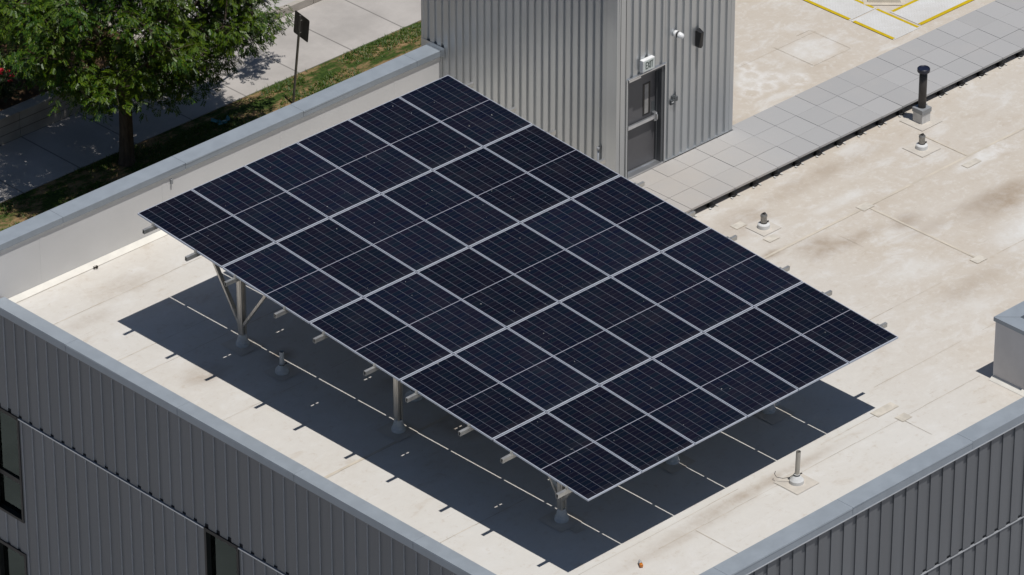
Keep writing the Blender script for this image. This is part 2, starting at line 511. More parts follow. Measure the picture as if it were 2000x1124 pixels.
# ------------------------------------------------------------------ mesh builder
class MB:
    def __init__(self):
        self.v, self.f, self.mi = [], [], []
        self.smooth = set()

    def face(self, pts, m=0):
        n = len(self.v)
        self.v += [tuple(p) for p in pts]
        self.f.append(tuple(range(n, n + len(pts))))
        self.mi.append(m)

    def box(self, x0, x1, y0, y1, z0, z1, m=0):
        n = len(self.v)
        self.v += [(x0, y0, z0), (x1, y0, z0), (x1, y1, z0), (x0, y1, z0), (x0, y0, z1), (x1, y0, z1), (x1, y1, z1), (x0, y1, z1)]
        for q in ((3, 2, 1, 0), (4, 5, 6, 7), (0, 1, 5, 4), (1, 2, 6, 5), (2, 3, 7, 6), (3, 0, 4, 7)):
            self.f.append(tuple(n + i for i in q))
            self.mi.append(m)

    def obox(self, a, b, w, h, upv=(0, 0, 1), m=0):
        """bar from a to b with section w (side) x h (along upv)"""
        a, b = Vector(a), Vector(b)
        d = (b - a).normalized()
        s = d.cross(Vector(upv)).normalized()
        u = s.cross(d).normalized()
        n = len(self.v)
        for p in (a, b):
            for (i, j) in ((-1, -1), (1, -1), (1, 1), (-1, 1)):
                self.v.append(tuple(p + s * (i * w / 2) + u * (j * h / 2)))
        for q in ((3, 2, 1, 0), (4, 5, 6, 7), (0, 1, 5, 4), (1, 2, 6, 5), (2, 3, 7, 6), (3, 0, 4, 7)):
            self.f.append(tuple(n + i for i in q))
            self.mi.append(m)

    def tube(self, pts, rad, seg=12, m=0, cap=True, smooth=True):
        pts = [Vector(p) for p in pts]
        if not isinstance(rad, (list, tuple)):
            rad = [rad] * len(pts)
        n0 = len(self.v)
        ref = Vector((1, 0, 0))
        for i, p in enumerate(pts):
            d = (pts[min(i + 1, len(pts) - 1)] - pts[max(i - 1, 0)])
            if d.length < 1e-9:
                d = Vector((0, 0, 1))
            d.normalize()
            r0 = ref if abs(d.dot(ref)) < .9 else Vector((0, 1, 0))
            s = d.cross(r0).normalized()
            u = s.cross(d)
            for k in range(seg):
                an = 2 * math.pi * k / seg
                self.v.append(tuple(p + (s * math.cos(an) + u * math.sin(an)) * rad[i]))
        for i in range(len(pts) - 1):
            for k in range(seg):
                a = n0 + i * seg + k
                b = n0 + i * seg + (k + 1) % seg
                self.f.append((a, b, b + seg, a + seg))
                self.mi.append(m)
                if smooth:
                    self.smooth.add(len(self.f) - 1)
        if cap:
            self.f.append(tuple(n0 + k for k in reversed(range(seg))))
            self.mi.append(m)
            e = n0 + (len(pts) - 1) * seg
            self.f.append(tuple(e + k for k in range(seg)))
            self.mi.append(m)

    def lathe(self, cx, cy, prof, seg=20, m=0, hard=True):
        """prof: list of (r, z); flat shaded bands unless smooth"""
        n0 = len(self.v)
        for (r, z) in prof:
            for k in range(seg):
                an = 2 * math.pi * k / seg
                self.v.append((cx + r * math.cos(an), cy + r * math.sin(an), z))
        for i in range(len(prof) - 1):
            for k in range(seg):
                a = n0 + i * seg + k
                b = n0 + i * seg + (k + 1) % seg
                self.f.append((a, b, b + seg, a + seg))
                self.mi.append(m)
        e = n0 + (len(prof) - 1) * seg
        self.f.append(tuple(e + k for k in range(seg)))
        self.mi.append(m)

    def build(self, name, mats, parent=None, origin=(0, 0, 0), bevel=0.0):
        me = bpy.data.meshes.new(name)
        ox, oy, oz = origin
        me.from_pydata([(x - ox, y - oy, z - oz) for x, y, z in self.v], [], self.f)
        if isinstance(mats, str):
            mats = [mats]
        for k in mats:
            me.materials.append(MT[k])
        me.polygons.foreach_set('material_index', self.mi)
        if self.smooth:
            sm = [i in self.smooth for i in range(len(self.f))]
            me.polygons.foreach_set('use_smooth', sm)
        me.update()
        o = bpy.data.objects.new(name, me)
        COL.objects.link(o)
        if parent is not None:
            o.parent = parent
        else:
            o.location = origin
        if bevel:
            bm = bmesh.new()
            bm.from_mesh(me)
            bmesh.ops.remove_doubles(bm, verts=bm.verts, dist=1e-5)
            ed = [e for e in bm.edges if len(e.link_faces) == 2 and e.calc_face_angle(0) > .6]
            bmesh.ops.bevel(bm, geom=ed, offset=bevel, segments=2, affect='EDGES', profile=.6)
            bm.to_mesh(me)
            bm.free()
        return o


def tag(o, label, cat, group=None, kind=None):
    if label:
        o['label'] = label
    if cat:
        o['category'] = cat
    if group:
        o['group'] = group
    if kind:
        o['kind'] = kind
    return o


def thing(name, loc, label, cat, group=None):
    o = bpy.data.objects.new(name, None)
    o.empty_display_size = .2
    COL.objects.link(o)
    o.location = loc
    return tag(o, label, cat, group)


def struct(o, label, cat):
    return tag(o, label, cat, None, 'structure')


RND = random.Random(7)

# ================================================================== GROUND
mb = MB()
mb.face([(-400, -400, GZ - .12), (400, -400, GZ - .12), (400, 400, GZ - .12), (-400, 400, GZ - .12)])
struct(mb.build("ground", 'street'), "wide grey ground around the building", "ground")
mb = MB()
mb.box(-1.3, 60, 15.2, 28.37, GZ - .5, GZ - .02)
struct(mb.build("lawn", 'lawn', origin=(0, 20, GZ)), "patchy strip of thin green and bare tan lawn behind the building", "lawn")
mb = MB()
mb.box(-30, 60, 28.37, 30.95, GZ - .3, GZ)
struct(mb.build("sidewalk", 'walk', origin=(0, 29, GZ)), "pale concrete sidewalk with cross joints beside the lawn", "sidewalk")
mb = MB()
mb.box(-30, 16.6, 30.80, 60, GZ - .2, GZ + .60)
struct(mb.build("planting_bed", 'soil', origin=(0, 40, GZ)), "shaded brown soil bed above the retaining wall", "soil")
mb = MB()
mb.box(16.6, 60, 30.96, 60, GZ - .2, GZ + .12)
struct(mb.build("courtyard_paving", 'cpad', origin=(30, 40, GZ)), "pale concrete paving beyond the low kerb wall", "paving")

# retaining walls
mb = MB()
x = -12.0
while x < 16.5:
    mb.box(x, min(x + 1.19, 16.5), 30.46, 30.79, GZ - .2, GZ + .66)
    x += 1.2
mb.box(16.28, 16.58, 30.8, 36, GZ - .2, GZ + .655)
t = mb.build("retaining_wall", 'block', origin=(5, 30.6, GZ), bevel=.012)
tag(t, "low block retaining wall in dappled shade along the sidewalk", "retaining wall")
mb = MB()
x = 16.62
while x < 40:
    mb.box(x, x + 1.19, 30.80, 30.955, GZ - .1, GZ + .2)
    x += 1.2
t = mb.build("kerb_wall", 'block', origin=(20, 30.85, GZ), bevel=.01)
tag(t, "ankle high stone kerb wall at the far side of the sidewalk", "kerb")

# grass (patchy)
mb = MB()
rg = random.Random(3)


def grassiness(x, y):
    return noise.fractal(Vector((x * .62, y * 1.15, 3.1)), 1.0, 2.1, 4) * .55 + .5


cnt = 0
while cnt < 7500:
    gx, gy = rg.uniform(8.2, 24.5), rg.uniform(25.6, 28.33)
    if grassiness(gx, gy) < rg.uniform(.46, .64):
        if rg.random() > .02:
            continue
    cnt += 1
    for k in range(5):
        an = rg.uniform(0, 6.283)
        ln = rg.uniform(.04, .11)
        w = rg.uniform(.006, .012)
        px, py = gx + rg.gauss(0, .025), gy + rg.gauss(0, .025)
        if py > 28.36:
            continue
        ex, ey = math.cos(an) * ln * .8, math.sin(an) * ln * .8
        mb.face([(px - w * math.sin(an), py + w * math.cos(an), GZ - .022), (px + w * math.sin(an), py - w * math.cos(an), GZ - .022),
                 (px + ex, py + ey, GZ - .02 + ln * .7)])
tag(mb.build("grass", 'grass', origin=(16, 27, GZ)), "tufts of short green grass in patches on the bare strip", "grass", None, 'stuff')

# ================================================================== BUILDING
BO = (0, 0, GZ)
bld = thing("office_building", BO, "low grey building with ribbed metal cladding and a cream flat roof", "building")
XL, XR = -1.15, 45.0
YF, YB, YB2 = -1.36, 14.46, 16.0
# ---- roof membrane with laps and patches
mb = MB()
mb.face([(XL, YF, 0), (10.2, YF, 0), (10.2, YB, 0), (XL, YB, 0)])
mb.face([(10.2, YF, 0), (XR, YF, 0), (XR, 9.8, 0), (10.2, 9.8, 0)])
mb.face([(13.3, 9.8, 0), (XR, 9.8, 0), (XR, YB2, 0), (13.3, YB2, 0)])


def lap_x(y, x0, x1, w=.0, z=.004, dirt=True):
    """lap running along x: dirt line at its lower edge"""
    xx = x0
    while xx < x1:
        ln = min(RND.uniform(.5, 1.6), x1 - xx)
        yy = y + RND.uniform(-.006, .006)
        if RND.random() < .78:
            tw = RND.uniform(.004, .010)
            mb.face([(xx, yy, z), (xx + ln, yy, z), (xx + ln, yy + tw, z), (xx, yy + tw, z)], 2)
        xx += ln
    if w:
        mb.face([(x0, y + .012, z - .001), (x1, y + .012, z - .001), (x1, y + w, z - .001), (x0, y + w, z - .001)], 1)


def lap_y(x, y0, y1, w=.0, z=.007):
    yy = y0
    while yy < y1:
        ln = min(RND.uniform(.4, 1.2), y1 - yy)
        if RND.random() < .85:
            tw = RND.uniform(.004, .010)
            mb.face([(x, yy, z), (x + tw, yy, z), (x + tw, yy + ln, z), (x, yy + ln, z)], 2)
        yy += ln
    if w:
        mb.face([(x + .012, y0, z - .001), (x + w, y0, z - .001), (x + w, y1, z - .001), (x + .012, y1, z - .001)], 1)


lap_x(14.335, XL, 10.15)
lap_x(13.22, XL, 3.0)
lap_x(11.37, XL, 9.5)
lap_x(10.71, XL, 9.0)
lap_x(8.43, XL, 9.5)
lap_x(5.66, XL, 30, .07)
lap_x(2.70, XL, 30)
lap_x(0.98, 8.4, 14)
lap_x(0.30, XL, 8.2)
lap_x(-0.10, XL, 10.1)
lap_x(11.5, 13.8, 30)
lap_y(13.33, 2.82, 5.6, .06)
lap_x(10.47, 16.98, 18.08)
lap_x(11.62, 16.98, 18.08)
lap_y(16.97, 10.49, 11.61)
lap_y(18.08, 10.49, 11.61)
lap_y(7.92, -1.3, -.12)
lap_y(12.12, 4.66, 5.3)
lap_y(16.3, 5.72, 7.0, .05)
lap_y(18.6, 2.72, 5.6)
lap_y(3.3, 8.45, 11.3)
lap_y(2.55, -1.3, -.12)
lap_y(15.2, 11.55, 14.2)


def patch(x, y, w, h, m=3, z=.010, out=True):
    mb.face([(x - w / 2, y - h / 2, z), (x + w / 2, y - h / 2, z), (x + w / 2, y + h / 2, z), (x - w / 2, y + h / 2, z)], m)
    if out:
        for (x0, x1, y0, y1) in ((x - w / 2, x + w / 2, y - h / 2 - .007, y - h / 2 - .001), (x - w / 2 - .007, x - w / 2 - .001, y - h / 2, y + h / 2)):
            mb.face([(x0, y0, z - .001), (x1, y0, z - .001), (x1, y1, z - .001), (x0, y1, z - .001)], 2)


for (px, py, w, h) in ((13.33, 5.72, .30, .22), (13.35, 2.80, .28, .20), (7.95, .32, .55, .20), (11.02, 6.92, .28, .18), (11.10, 6.12, .28, .18),
                       (16.15, 5.45, .42, .16), (8.0, -.1, .25, .2),
                       (1.1, 1.35, .22, .18)):
    patch(px, py, w, h)
for (px, py, s) in ((4.97, -.28, .58), (15.9, 6.55, .55), (11.3, 6.52, .5), (16.75, 7.33, .62), (.97, 8.95, .5), (1.11, 10.2, .6), (1.11, 5.96, .6),
                    (1.11, 1.76, .6), (3.9, 1.76, .6), (6.4, 1.66, .6)):
    patch(px, py, s, s, 4, .012, False)
mb.build("roof", ['roof', 'seam', 'seamdirt', 'patch', 'flashpad'], bld, BO)

# ---- back parapet: inner white membrane, cant strip, outer wall
mb = MB()
mb.box(XL - .2, 10.2, 14.46, 14.72, 0.0, 1.23)
mb.box(XL - .2, 10.2, 14.72, 14.78, GZ, 1.2)
# membrane laps on the wall face
for xx in (-.2, 2.85, 5.9, 8.95):
    mb.box(xx, xx + .09, 14.457, 14.46, .09, 1.2)
t = mb.build("parapet_wall", 'parapet', bld, BO)
mb = MB()
mb.face([(XL, 14.345, .006), (10.2, 14.345, .006), (10.2, 14.456, .088), (XL, 14.456, .088)])
mb.build("cant_strip", 'cant', bld, BO)


def coping(name, segs, axis):
    """segs: boxes per 10 ft length, butted with 4 mm joints"""
    m_ = MB()
    for s in segs:
        m_.box(*s)
    return m_.build(name, 'coping', bld, BO, bevel=.006)


# back coping: joints every 10 ft
js = [XL - .30, .36, 3.43, 6.49, 9.55, 10.195]
sg = []
for a, b in zip(js[:-1], js[1:]):
    sg.append((a + .002, b - .002, 14.42, 14.82, 1.30, 1.325))
    sg.append((a + .002, b - .002, 14.42, 14.435, 1.19, 1.30))
    sg.append((a + .002, b - .002, 14.80, 14.82, 1.15, 1.30))
    sg.append((a + .002, b - .002, 14.436, 14.80, 1.24, 1.299))
coping("back_coping", sg, 0)
mb = MB()
mb.box(XL, 10.19, 14.438, 14.447, 1.13, 1.19)
mb.build("drip_edge", 'flash', bld, BO)
for (px, pz, hh, m_) in ((3.05, 1.0, .10, 'curbgrey'),):
    mb = MB()
    mb.box(px, px + .05, 14.42, 14.458, pz, pz + hh)
    mb.build("vent_tab", m_, bld, BO)
# side coping (low)
js = [-1.74, -.2, 2.85, 5.94, 9.10, 12.25, 14.415]
sg = []
for a, b in zip(js[:-1], js[1:]):
    sg.append((-1.455, -1.142, a + .002, b - .002, .175, .20))
    sg.append((-1.455, -1.435, a + .002, b - .002, .03, .175))
    sg.append((-1.160, -1.142, a + .002, b - .002, .002, .175))
    sg.append((-1.434, -1.161, a + .002, b - .002, .05, .174))
coping("side_coping", sg, 1)
js = [-1.454, 1.7, 4.85, 8.03, 11.1, 14.2, 17.3, 20.4, 23.5, 26.6, 45]
sg = []
for i, (a, b) in enumerate(zip(js[:-1], js[1:])):
    a2 = a if i else -1.139
    sg.append((a2 + .002, b - .002, -1.74, -1.352, .175, .20))
    sg.append((a + .002, b - .002, -1.74, -1.72, .03, .175) if i else (-1.139, b - .002, -1.74, -1.72, .03, .175))
    sg.append((a2 + .002, b - .002, -1.370, -1.352, .002, .175))
    sg.append((a2 + .002, b - .002, -1.719, -1.371, .05, .174))
coping("front_coping", sg, 0)
# ---- core volumes
mb = MB()
mb.box(-1.10, 10.15, -1.30, 14.7, GZ, -.05)
mb.box(10.15, 45, -1.30, 14.6, GZ, -.05)
mb.box(13.4, 45, 14.6, 15.98, GZ, -.05)
mb.build("wall_core", 'core', bld, BO)


# ---- cladding
def ribs_y(m_, x_out, x_in, y0, y1, z0, z1, seam0, pitch, rec):
    """wall facing -x. raised from seam to seam+pitch-rec, recess the rec before each seam"""
    k0 = math.floor((y0 - seam0) / pitch) - 1
    ys = []
    k = k0
    while seam0 + k * pitch < y1 + pitch:
        s = seam0 + k * pitch
        ys += [(s - rec, s, x_in), (s, s + pitch - rec, x_out)]
        k += 1
    prev = None
    for (a, b, x) in ys:
        a2, b2 = max(a, y0), min(b, y1)
        if b2 - a2 < 1e-4:
            continue
        m_.face([(x, b2, z0), (x, a2, z0), (x, a2, z1), (x, b2, z1)])
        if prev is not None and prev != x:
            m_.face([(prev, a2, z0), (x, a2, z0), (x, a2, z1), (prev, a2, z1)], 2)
        prev = x


def ribs_x(m_, y_out, y_in, x0, x1, z0, z1, seam0, pitch, rec):
    k = math.floor((x0 - seam0) / pitch) - 1
    prev = None
    while seam0 + k * pitch < x1 + pitch:
        s = seam0 + k * pitch
        for (a, b, y) in ((s - rec, s, y_in), (s, s + pitch - rec, y_out)):
            a2, b2 = max(a, x0), min(b, x1)
            if b2 - a2 < 1e-4:
                continue
            m_.face([(a2, y, z0), (b2, y, z0), (b2, y, z1), (a2, y, z1)])
            if prev is not None and prev != y:
                m_.face([(a2, prev, z0), (a2, y, z0), (a2, y, z1), (a2, prev, z1)])
            prev = y
        k += 1


XO, XI = -1.425, -1.399
SP, S0 = .3148, 14.144
YC = 14.76
mb = MB()
ribs_y(mb, XO, XI, -1.70, YC, -2.085, .1, S0, SP, .11)
mb.face([(XO, YC, -2.085), (XO, YC, .1), (-1.1, YC, .1), (-1.1, YC, -2.085)])
for (a, b, z0, z1) in ((-1.70, 7.535, GZ, -2.125), (8.485, 13.815, GZ, -2.125), (14.70, YC, GZ, -2.125),
                       (7.535, 8.485, GZ, -4.43), (13.815, 14.70, -5.165, -4.46), (13.815, 14.70, GZ, -7.3)):
    ribs_y(mb, XO + .004, XI + .004, a, b, z0, z1, S0 - .06, SP, .11)
k = -60
while k < 3:
    sm_ = S0 + k * SP
    if sm_ - .11 > -1.7 and sm_ < YC:
        hh = .06 if (7.5 < sm_ < 8.7 or sm_ > 13.9) else .03
        mb.box(XI - .012, XI + .001, sm_ - .108, sm_ - .002, -2.084, -2.085 + hh, 1)
    k += 1
mb.build("side_cladding", ['clad', 'dark', 'seamsheen'], bld, BO)
mb = MB()
for (a, b) in ((-1.70, 7.535), (8.485, 13.815), (14.70, YC)):
    mb.box(-1.447, -1.386, a, b, -2.125, -2.098)
mb.build("side_trim", 'cladlite', bld, BO)
YO, YI = -1.715, -1.688
mb = MB()
ribs_x(mb, YO, YI, -1.42, 45, -2.085, .1, 4.993 - 20 * .3264, .3264, .11)
ribs_x(mb, YO + .004, YI + .004, -1.42, 45, GZ, -2.125, 4.993 - 20 * .3264 + .05, .3264, .11)
for k in range(-20, 130):
    sm_ = 4.993 + k * .3264
    mb.box(sm_ - .108, sm_ - .002, YI - .012, YI + .001, -2.084, -2.055, 1)
mb.build("front_cladding", ['clad', 'dark'], bld, BO)
mb = MB()
mb.box(-1.42, 45, -1.728, -1.687, -2.120, -2.100)
mb.build("front_trim", 'cladlite', bld, BO)
mb = MB()
mb.box(-1.137, 45, -1.753, -1.7165, .012, .029)
mb.build("front_drip", 'cladlite', bld, BO)
mb = MB()
mb.box(-1.45, -1.4265, -1.7, 14.41, .008, .029)
mb.build("side_drip", 'clad', bld, BO)


# ---- windows in the side wall
def window(y0, y1, z0, z1, mull=None, clutter=False):
    w = MB()
    fr = .055
    xo, xi = -1.44, -1.20
    w.box(xo, xi, y0, y0 + fr, z0, z1)
    w.box(xo, xi, y1 - fr, y1, z0, z1)
    w.box(xo - .004, xi, y0 + fr, y1 - fr, z1 - .07, z1)
    w.box(xo - .004, xi, y0 + fr, y1 - fr, z0, z0 + fr)
    if mull:
        w.box(-1.37, xi, y0 + fr, y1 - fr, mull - .05, mull + .05)
    o = w.build("window", 'winframe', bld, BO)
    g = MB()
    zs = [(z0 + fr, (mull - .05) if mull else z1 - .07)] + ([(mull + .05, z1 - .07)] if mull else [])
    for (a, b) in zs:
        g.box(-1.33, -1.324, y0 + fr + .002, y1 - fr - .002, a + .002, b - .002)
    g.build("pane", 'glass', o, BO)
    g = MB()
    g.face([(-1.26, y1 - fr, z0 + fr), (-1.26, y0 + fr, z0 + fr), (-1.26, y0 + fr, z1 - .08), (-1.26, y1 - fr, z1 - .08)])
    g.build("blind", 'blind', o, BO)
    if clutter:
        g = MB()
        n = len(g.v)
        g.obox((-1.292, y0 + fr + .02, z0 + .24), (-1.292, y1 - fr - .01, z0 + .12), .05, .22)
        g.obox((-1.288, y0 + fr + .02, z0 + .30), (-1.288, y0 + .40, z0 + .26), .04, .14)
        g.build("papers", 'paper', o, BO, bevel=.01)


window(13.815, 14.70, -4.455, -2.09, -3.62, True)
window(13.815, 14.70, -7.3, -5.17)
window(7.535, 8.485, -4.43, -2.09)

# ================================================================== STAIR TOWER
TX0, TX1, TY0, TY1, TZ = 10.20, 13.49, 9.47, 14.98, 4.7
TO = (11.8, 12.0, 0)
tow = thing("stair_tower", TO, "silver ribbed metal stair tower standing on the roof behind the panels", "stair tower")
RP = .2035


def boxrib(m_, axis, a0, a1, off, z0, z1, d=.038, pitch=RP, phase=0.0):
    """trapezoid rib along wall; axis 'x' -> wall faces -y at y=off; axis 'y' -> faces -x at x=off"""
    pts = [(a0, 0.0)]
    k = math.floor((a0 - phase) / pitch) - 1
    while phase + k * pitch < a1 + pitch:
        s = phase + k * pitch
        for (u, dd) in ((s, 0), (s + .112, 0), (s + .128, d), (s + .188, d)):
            if a0 < u < a1:
                pts.append((u, dd))
        k += 1
    pts.append((a1, 0.0))
    for (u0, d0), (u1, d1) in zip(pts[:-1], pts[1:]):
        if axis == 'x':
            m_.face([(u0, off + d0, z0), (u1, off + d1, z0), (u1, off + d1, z1), (u0, off + d0, z1)])
        else:
            m_.face([(off + d1, u1, z0), (off + d0, u0, z0), (off + d0, u0, z1), (off + d1, u1, z1)])


DX0, DX1, DZ1 = 10.505, 11.53, 2.385
mb = MB()
boxrib(mb, 'x', 10.40, DX0, TY0, 0.06, TZ, phase=10.6)
boxrib(mb, 'x', DX0, DX1, TY0, DZ1, TZ, phase=10.45)
boxrib(mb, 'x', DX1 + .004, TX1 - .10, TY0, 0.10, TZ, phase=11.66)
boxrib(mb, 'y', TY0 + .26, TY1 - .06, TX0, 0.0, TZ, phase=9.94)
mb.face([(TX1, TY0, 0), (TX1, TY1, 0), (TX1, TY1, TZ), (TX1, TY0, TZ)])
mb.face([(TX0, TY1, GZ), (TX1, TY1, GZ), (TX1, TY1, TZ), (TX0, TY1, TZ)])
mb.face([(TX0 + .02, TY0 + .02, TZ - .01), (TX1, TY0 + .02, TZ - .01), (TX1, TY1, TZ - .01), (TX0 + .02, TY1, TZ - .01)])
mb.build("ribbed_wall", 'silver', tow, TO)
# outside part of the left wall below the parapet coping
mb = MB()
mb.face([(TX0 + .05, TY1, GZ), (TX0 + .05, 14.76, GZ), (TX0 + .05, 14.76, 0), (TX0 + .05, TY1, 0)])
mb.build("outer_wall", 'silver', tow, TO)
mb = MB()
# wrap-around corner flashings
mb.box(TX0 - .006, TX0 + .05, TY0 - .006, TY0 + .26, 0.02, TZ)
mb.box(TX0 + .05, TX0 + .21, TY0 - .006, TY0 + .03, 0.02, TZ)
mb.build("corner_flashing", 'trim', tow, TO, bevel=.004)
mb = MB()
mb.box(TX1 - .10, TX1 + .006, TY0 - .006, TY0 + .08, 0.06, TZ)
mb.box(TX1 - .03, TX1 + .007, TY0 + .08, TY0 + .20, 0.06, TZ)
mb.build("corner_flashing", 'trim', tow, TO, bevel=.004)
mb = MB()
mb.box(TX0 - .006, TX0 + .05, TY1 - .06, TY1 + .006, -.3, TZ)
mb.build("corner_flashing", 'trim', tow, TO, bevel=.004)
mb = MB()
mb.box(TX0 + .09, TX0 + .098, TY0 - .0095, TY0 - .0065, .03, TZ)
mb.box(10.445, 10.453, TY0 - .004, TY0 - .001, .1, TZ)
mb.build("flashing_seam", 'dark', tow, TO)
mb = MB()
mb.box(DX1 + .055, TX1 - .1, TY0 - .014, TY0 + .06, .205, .225)
mb.build("base_flashing", 'trim', tow, TO, bevel=.003)
# saddle flashing where parapet coping meets tower
mb = MB()
mb.box(TX0 - .012, TX0 - .008, 14.30, TY1 + .004, 1.20, 1.42)
mb.box(TX0 - .03, TX0 - .012, 14.41, 14.83, 1.326, 1.335)
mb.build("saddle_flashing", 'trim', tow, TO)

# door
DY = TY0 + .17
door_m = MB()
LX0, LX1 = DX0 + .05, DX1 - .07
door_m.box(LX0, LX1, DY, DY + .045, .245, DZ1 - .07)
door = door_m.build("door", 'door', tow, TO, bevel=.003)
mb = MB()
wx0, wx1, wz0, wz1 = 11.15, 11.26, 1.36, 2.0
mb.box(wx0 - .045, wx1 + .045, DY - .008, DY - .001, wz0 - .03, wz0)
mb.box(wx0 - .045, wx1 + .045, DY - .008, DY - .001, wz1, wz1 + .03)
mb.box(wx0 - .045, wx0, DY - .008, DY - .001, wz0, wz1)
mb.box(wx1, wx1 + .045, DY - .008, DY - .001, wz0, wz1)
mb.build("vision_frame", 'black', door, TO)
mb = MB()
mb.box(wx0, wx1, DY - .004, DY - .001, wz0, wz1)
mb.build("vision_panel", 'paper', door, TO)
mb = MB()
mb.box(LX0 + .01, LX1 - .10, DY - .075, DY - .030, 1.20, 1.275)
mb.box(LX0 + .01, LX0 + .07, DY - .08, DY - .002, 1.185, 1.29)
mb.box(LX1 - .10, LX1 - .02, DY - .085, DY - .002, 1.15, 1.33)
mb.tube([(LX1 - .06, DY - .085, 1.32), (LX1 - .06, DY - .12, 1.30), (LX1 - .06, DY - .12, 1.20), (LX1 - .06, DY - .085, 1.17)], .012, 8)
mb.build("push_bar", 'alu', door, TO, bevel=.006)
mb = MB()
mb.box(LX1 - .11, LX1 - .01, DY - .004, DY - .0005, 1.31, 1.56)
mb.build("lock_plate", 'boxgrey', door, TO)
# frame: jambs, head, reveal
mb = MB()
mb.box(DX0, LX0 - .004, TY0 + .01, DY + .08, .2, DZ1)
mb.box(LX1 + .004, DX1, TY0 + .01, DY + .08, .2, DZ1)
mb.box(LX0 - .004, LX1 + .004, TY0 + .01, DY + .08, DZ1 - .065, DZ1)
mb.box(LX1 - .02, LX1 + .004, DY - .05, DY - .004, .24, DZ1 - .066)
mb.build("door_frame", 'frame', tow, TO, bevel=.003)
mb = MB()
mb.box(DX1 + .0045, DX1 + .05, TY0 - .012, TY0 + .05, .16, DZ1 + .03)
mb.box(DX0 - .035, DX0 - .0005, TY0 - .012, TY0 + .05, .06, DZ1 + .03)
mb.build("jamb_trim", 'trim', tow, TO, bevel=.003)
mb = MB()
mb.box(DX0, DX1 + .004, TY0 - .035, TY0 + .005, DZ1 + .002, DZ1 + .028)
mb.box(DX0 + .02, DX0 + .34, TY0 - .03, TY0 + .008, DZ1 - .045, DZ1 - .005)
mb.build("head_drip", 'alu', tow, TO, bevel=.003)
mb = MB()
mb.box(DX0 + .01, DX1 - .01, TY0 - .02, DY + .02, .196, .238)
mb.box(LX0, LX1, DY - .05, DY - .02, .238, .252)
mb.build("threshold", 'alu', tow, TO, bevel=.004)
# wall behind the door so the opening is closed
mb = MB()
mb.box(DX0 - .02, DX1 + .02, DY + .081, DY + .12, 0, DZ1 + .1)
mb.build("door_backing", 'dark', tow, TO)

# exit sign
mb = MB()
ex0, ex1, ez0, ez1, ey0, ey1 = 10.83, 11.155, 2.475, 2.725, 9.375, 9.468
eo = ((ex0 + ex1) / 2, ey1, ez0)
ex = thing("exit_sign", eo, "white EXIT sign mounted above the grey tower door", "exit sign")
mb.box(ex0, ex1, ey0, ey1, ez0, ez1)
mb.build("housing", 'white', ex, eo, bevel=.008)
mb = MB()
mb.box(ex0 + .015, ex1 - .015, ey0 - .004, ey0 - .0005, ez0 + .015, ez1 - .015)
mb.build("sign_face", 'face', ex, eo)
mb = MB()
ly0, ly1 = ey0 - .007, ey0 - .0045
z0, z1 = ez0 + .055, ez1 - .045
h = z1 - z0
st = .017
x = ex0 + .068
mb.box(x, x + st, ly0, ly1, z0, z1)
for zz in (z0, (z0 + z1) / 2 - st / 2, z1 - st):
    mb.box(x + st, x + .052, ly0, ly1, zz, zz + st)
x += .062
for (xa, xb) in ((x, x + .05), (x + .05, x)):
    mb.obox((xa, (ly0 + ly1) / 2 + (.0006 if xa > xb else 0), z0 + .005), (xb, (ly0 + ly1) / 2 + (.0006 if xa > xb else 0), z1 - .005), .0025, st, (1, 0, 0))
x += .061
mb.box(x, x + st, ly0, ly1, z0, z1)
x += st + .009
mb.box(x, x + .056, ly0, ly1, z1 - st, z1)
mb.box(x + .028 - st / 2, x + .028 + st / 2, ly0, ly1, z0, z1 - st)
mb.build("lettering", 'letter', ex, eo)

# white dome fixture
lo = (11.83, 9.468, 2.95)
lm = thing("wall_camera", lo, "white domed fixture with black ring on the tower wall", "wall camera")
mb = MB()
mb.tube([(11.80, 9.468, 2.965), (11.80, 9.40, 2.965)], .068, 20)
mb.build("mount", 'white', lm, lo)
mb = MB()
mb.tube([(11.80, 9.3995, 2.965), (11.805, 9.375, 2.962)], .066, 20)
mb.build("ring", 'black', lm, lo)
mb = MB()
mb.tube([(11.805, 9.374, 2.962), (11.815, 9.34, 2.957), (11.835, 9.29, 2.948), (11.845, 9.268, 2.945)], [.066, .065, .052, .026], 20)
mb.build("hood", 'white', lm, lo)
# black speaker / strobe
so = (12.44, 9.468, 2.47)
mb = MB()
n = 0
x0, x1 = 12.375, 12.505
mb.v = [(x0, 9.468, 2.47), (x1, 9.468, 2.47), (x1, 9.468, 2.83), (x0, 9.468, 2.83),
        (x0 + .005, 9.37, 2.47), (x1 - .005, 9.37, 2.47), (x1 - .03, 9.33, 2.80), (x0 + .03, 9.33, 2.80), (12.44, 9.355, 2.44)]
mb.f = [(0, 3, 2, 1), (3, 7, 6, 2), (0, 4, 7, 3), (1, 2, 6, 5), (4, 8, 5, 6, 7), (0, 1, 5, 8, 4)]
mb.mi = [0] * 6
t = mb.build("wall_light", 'black', None, so, bevel=.006)
tag(t, "black tapered wall light on the tower near its right corner", "wall light")
# grey junction box
jo = (11.79, 9.468, 1.43)
jb = thing("junction_box", jo, "small dark grey stepped box fixed right of the tower door", "junction box")
mb = MB()
mb.box(11.69, 11.79, 9.43, 9.468, 1.425, 1.53)
mb.box(11.7905, 11.885, 9.435, 9.468, 1.465, 1.56)
mb.box(11.735, 11.83, 9.445, 9.468, 1.5305, 1.60)
mb.build("housing", 'boxgrey', jb, jo, bevel=.003)
mb = MB()
mb.box(11.705, 11.765, 9.426, 9.4297, 1.475, 1.487)
mb.build("nameplate", 'white', jb, jo)
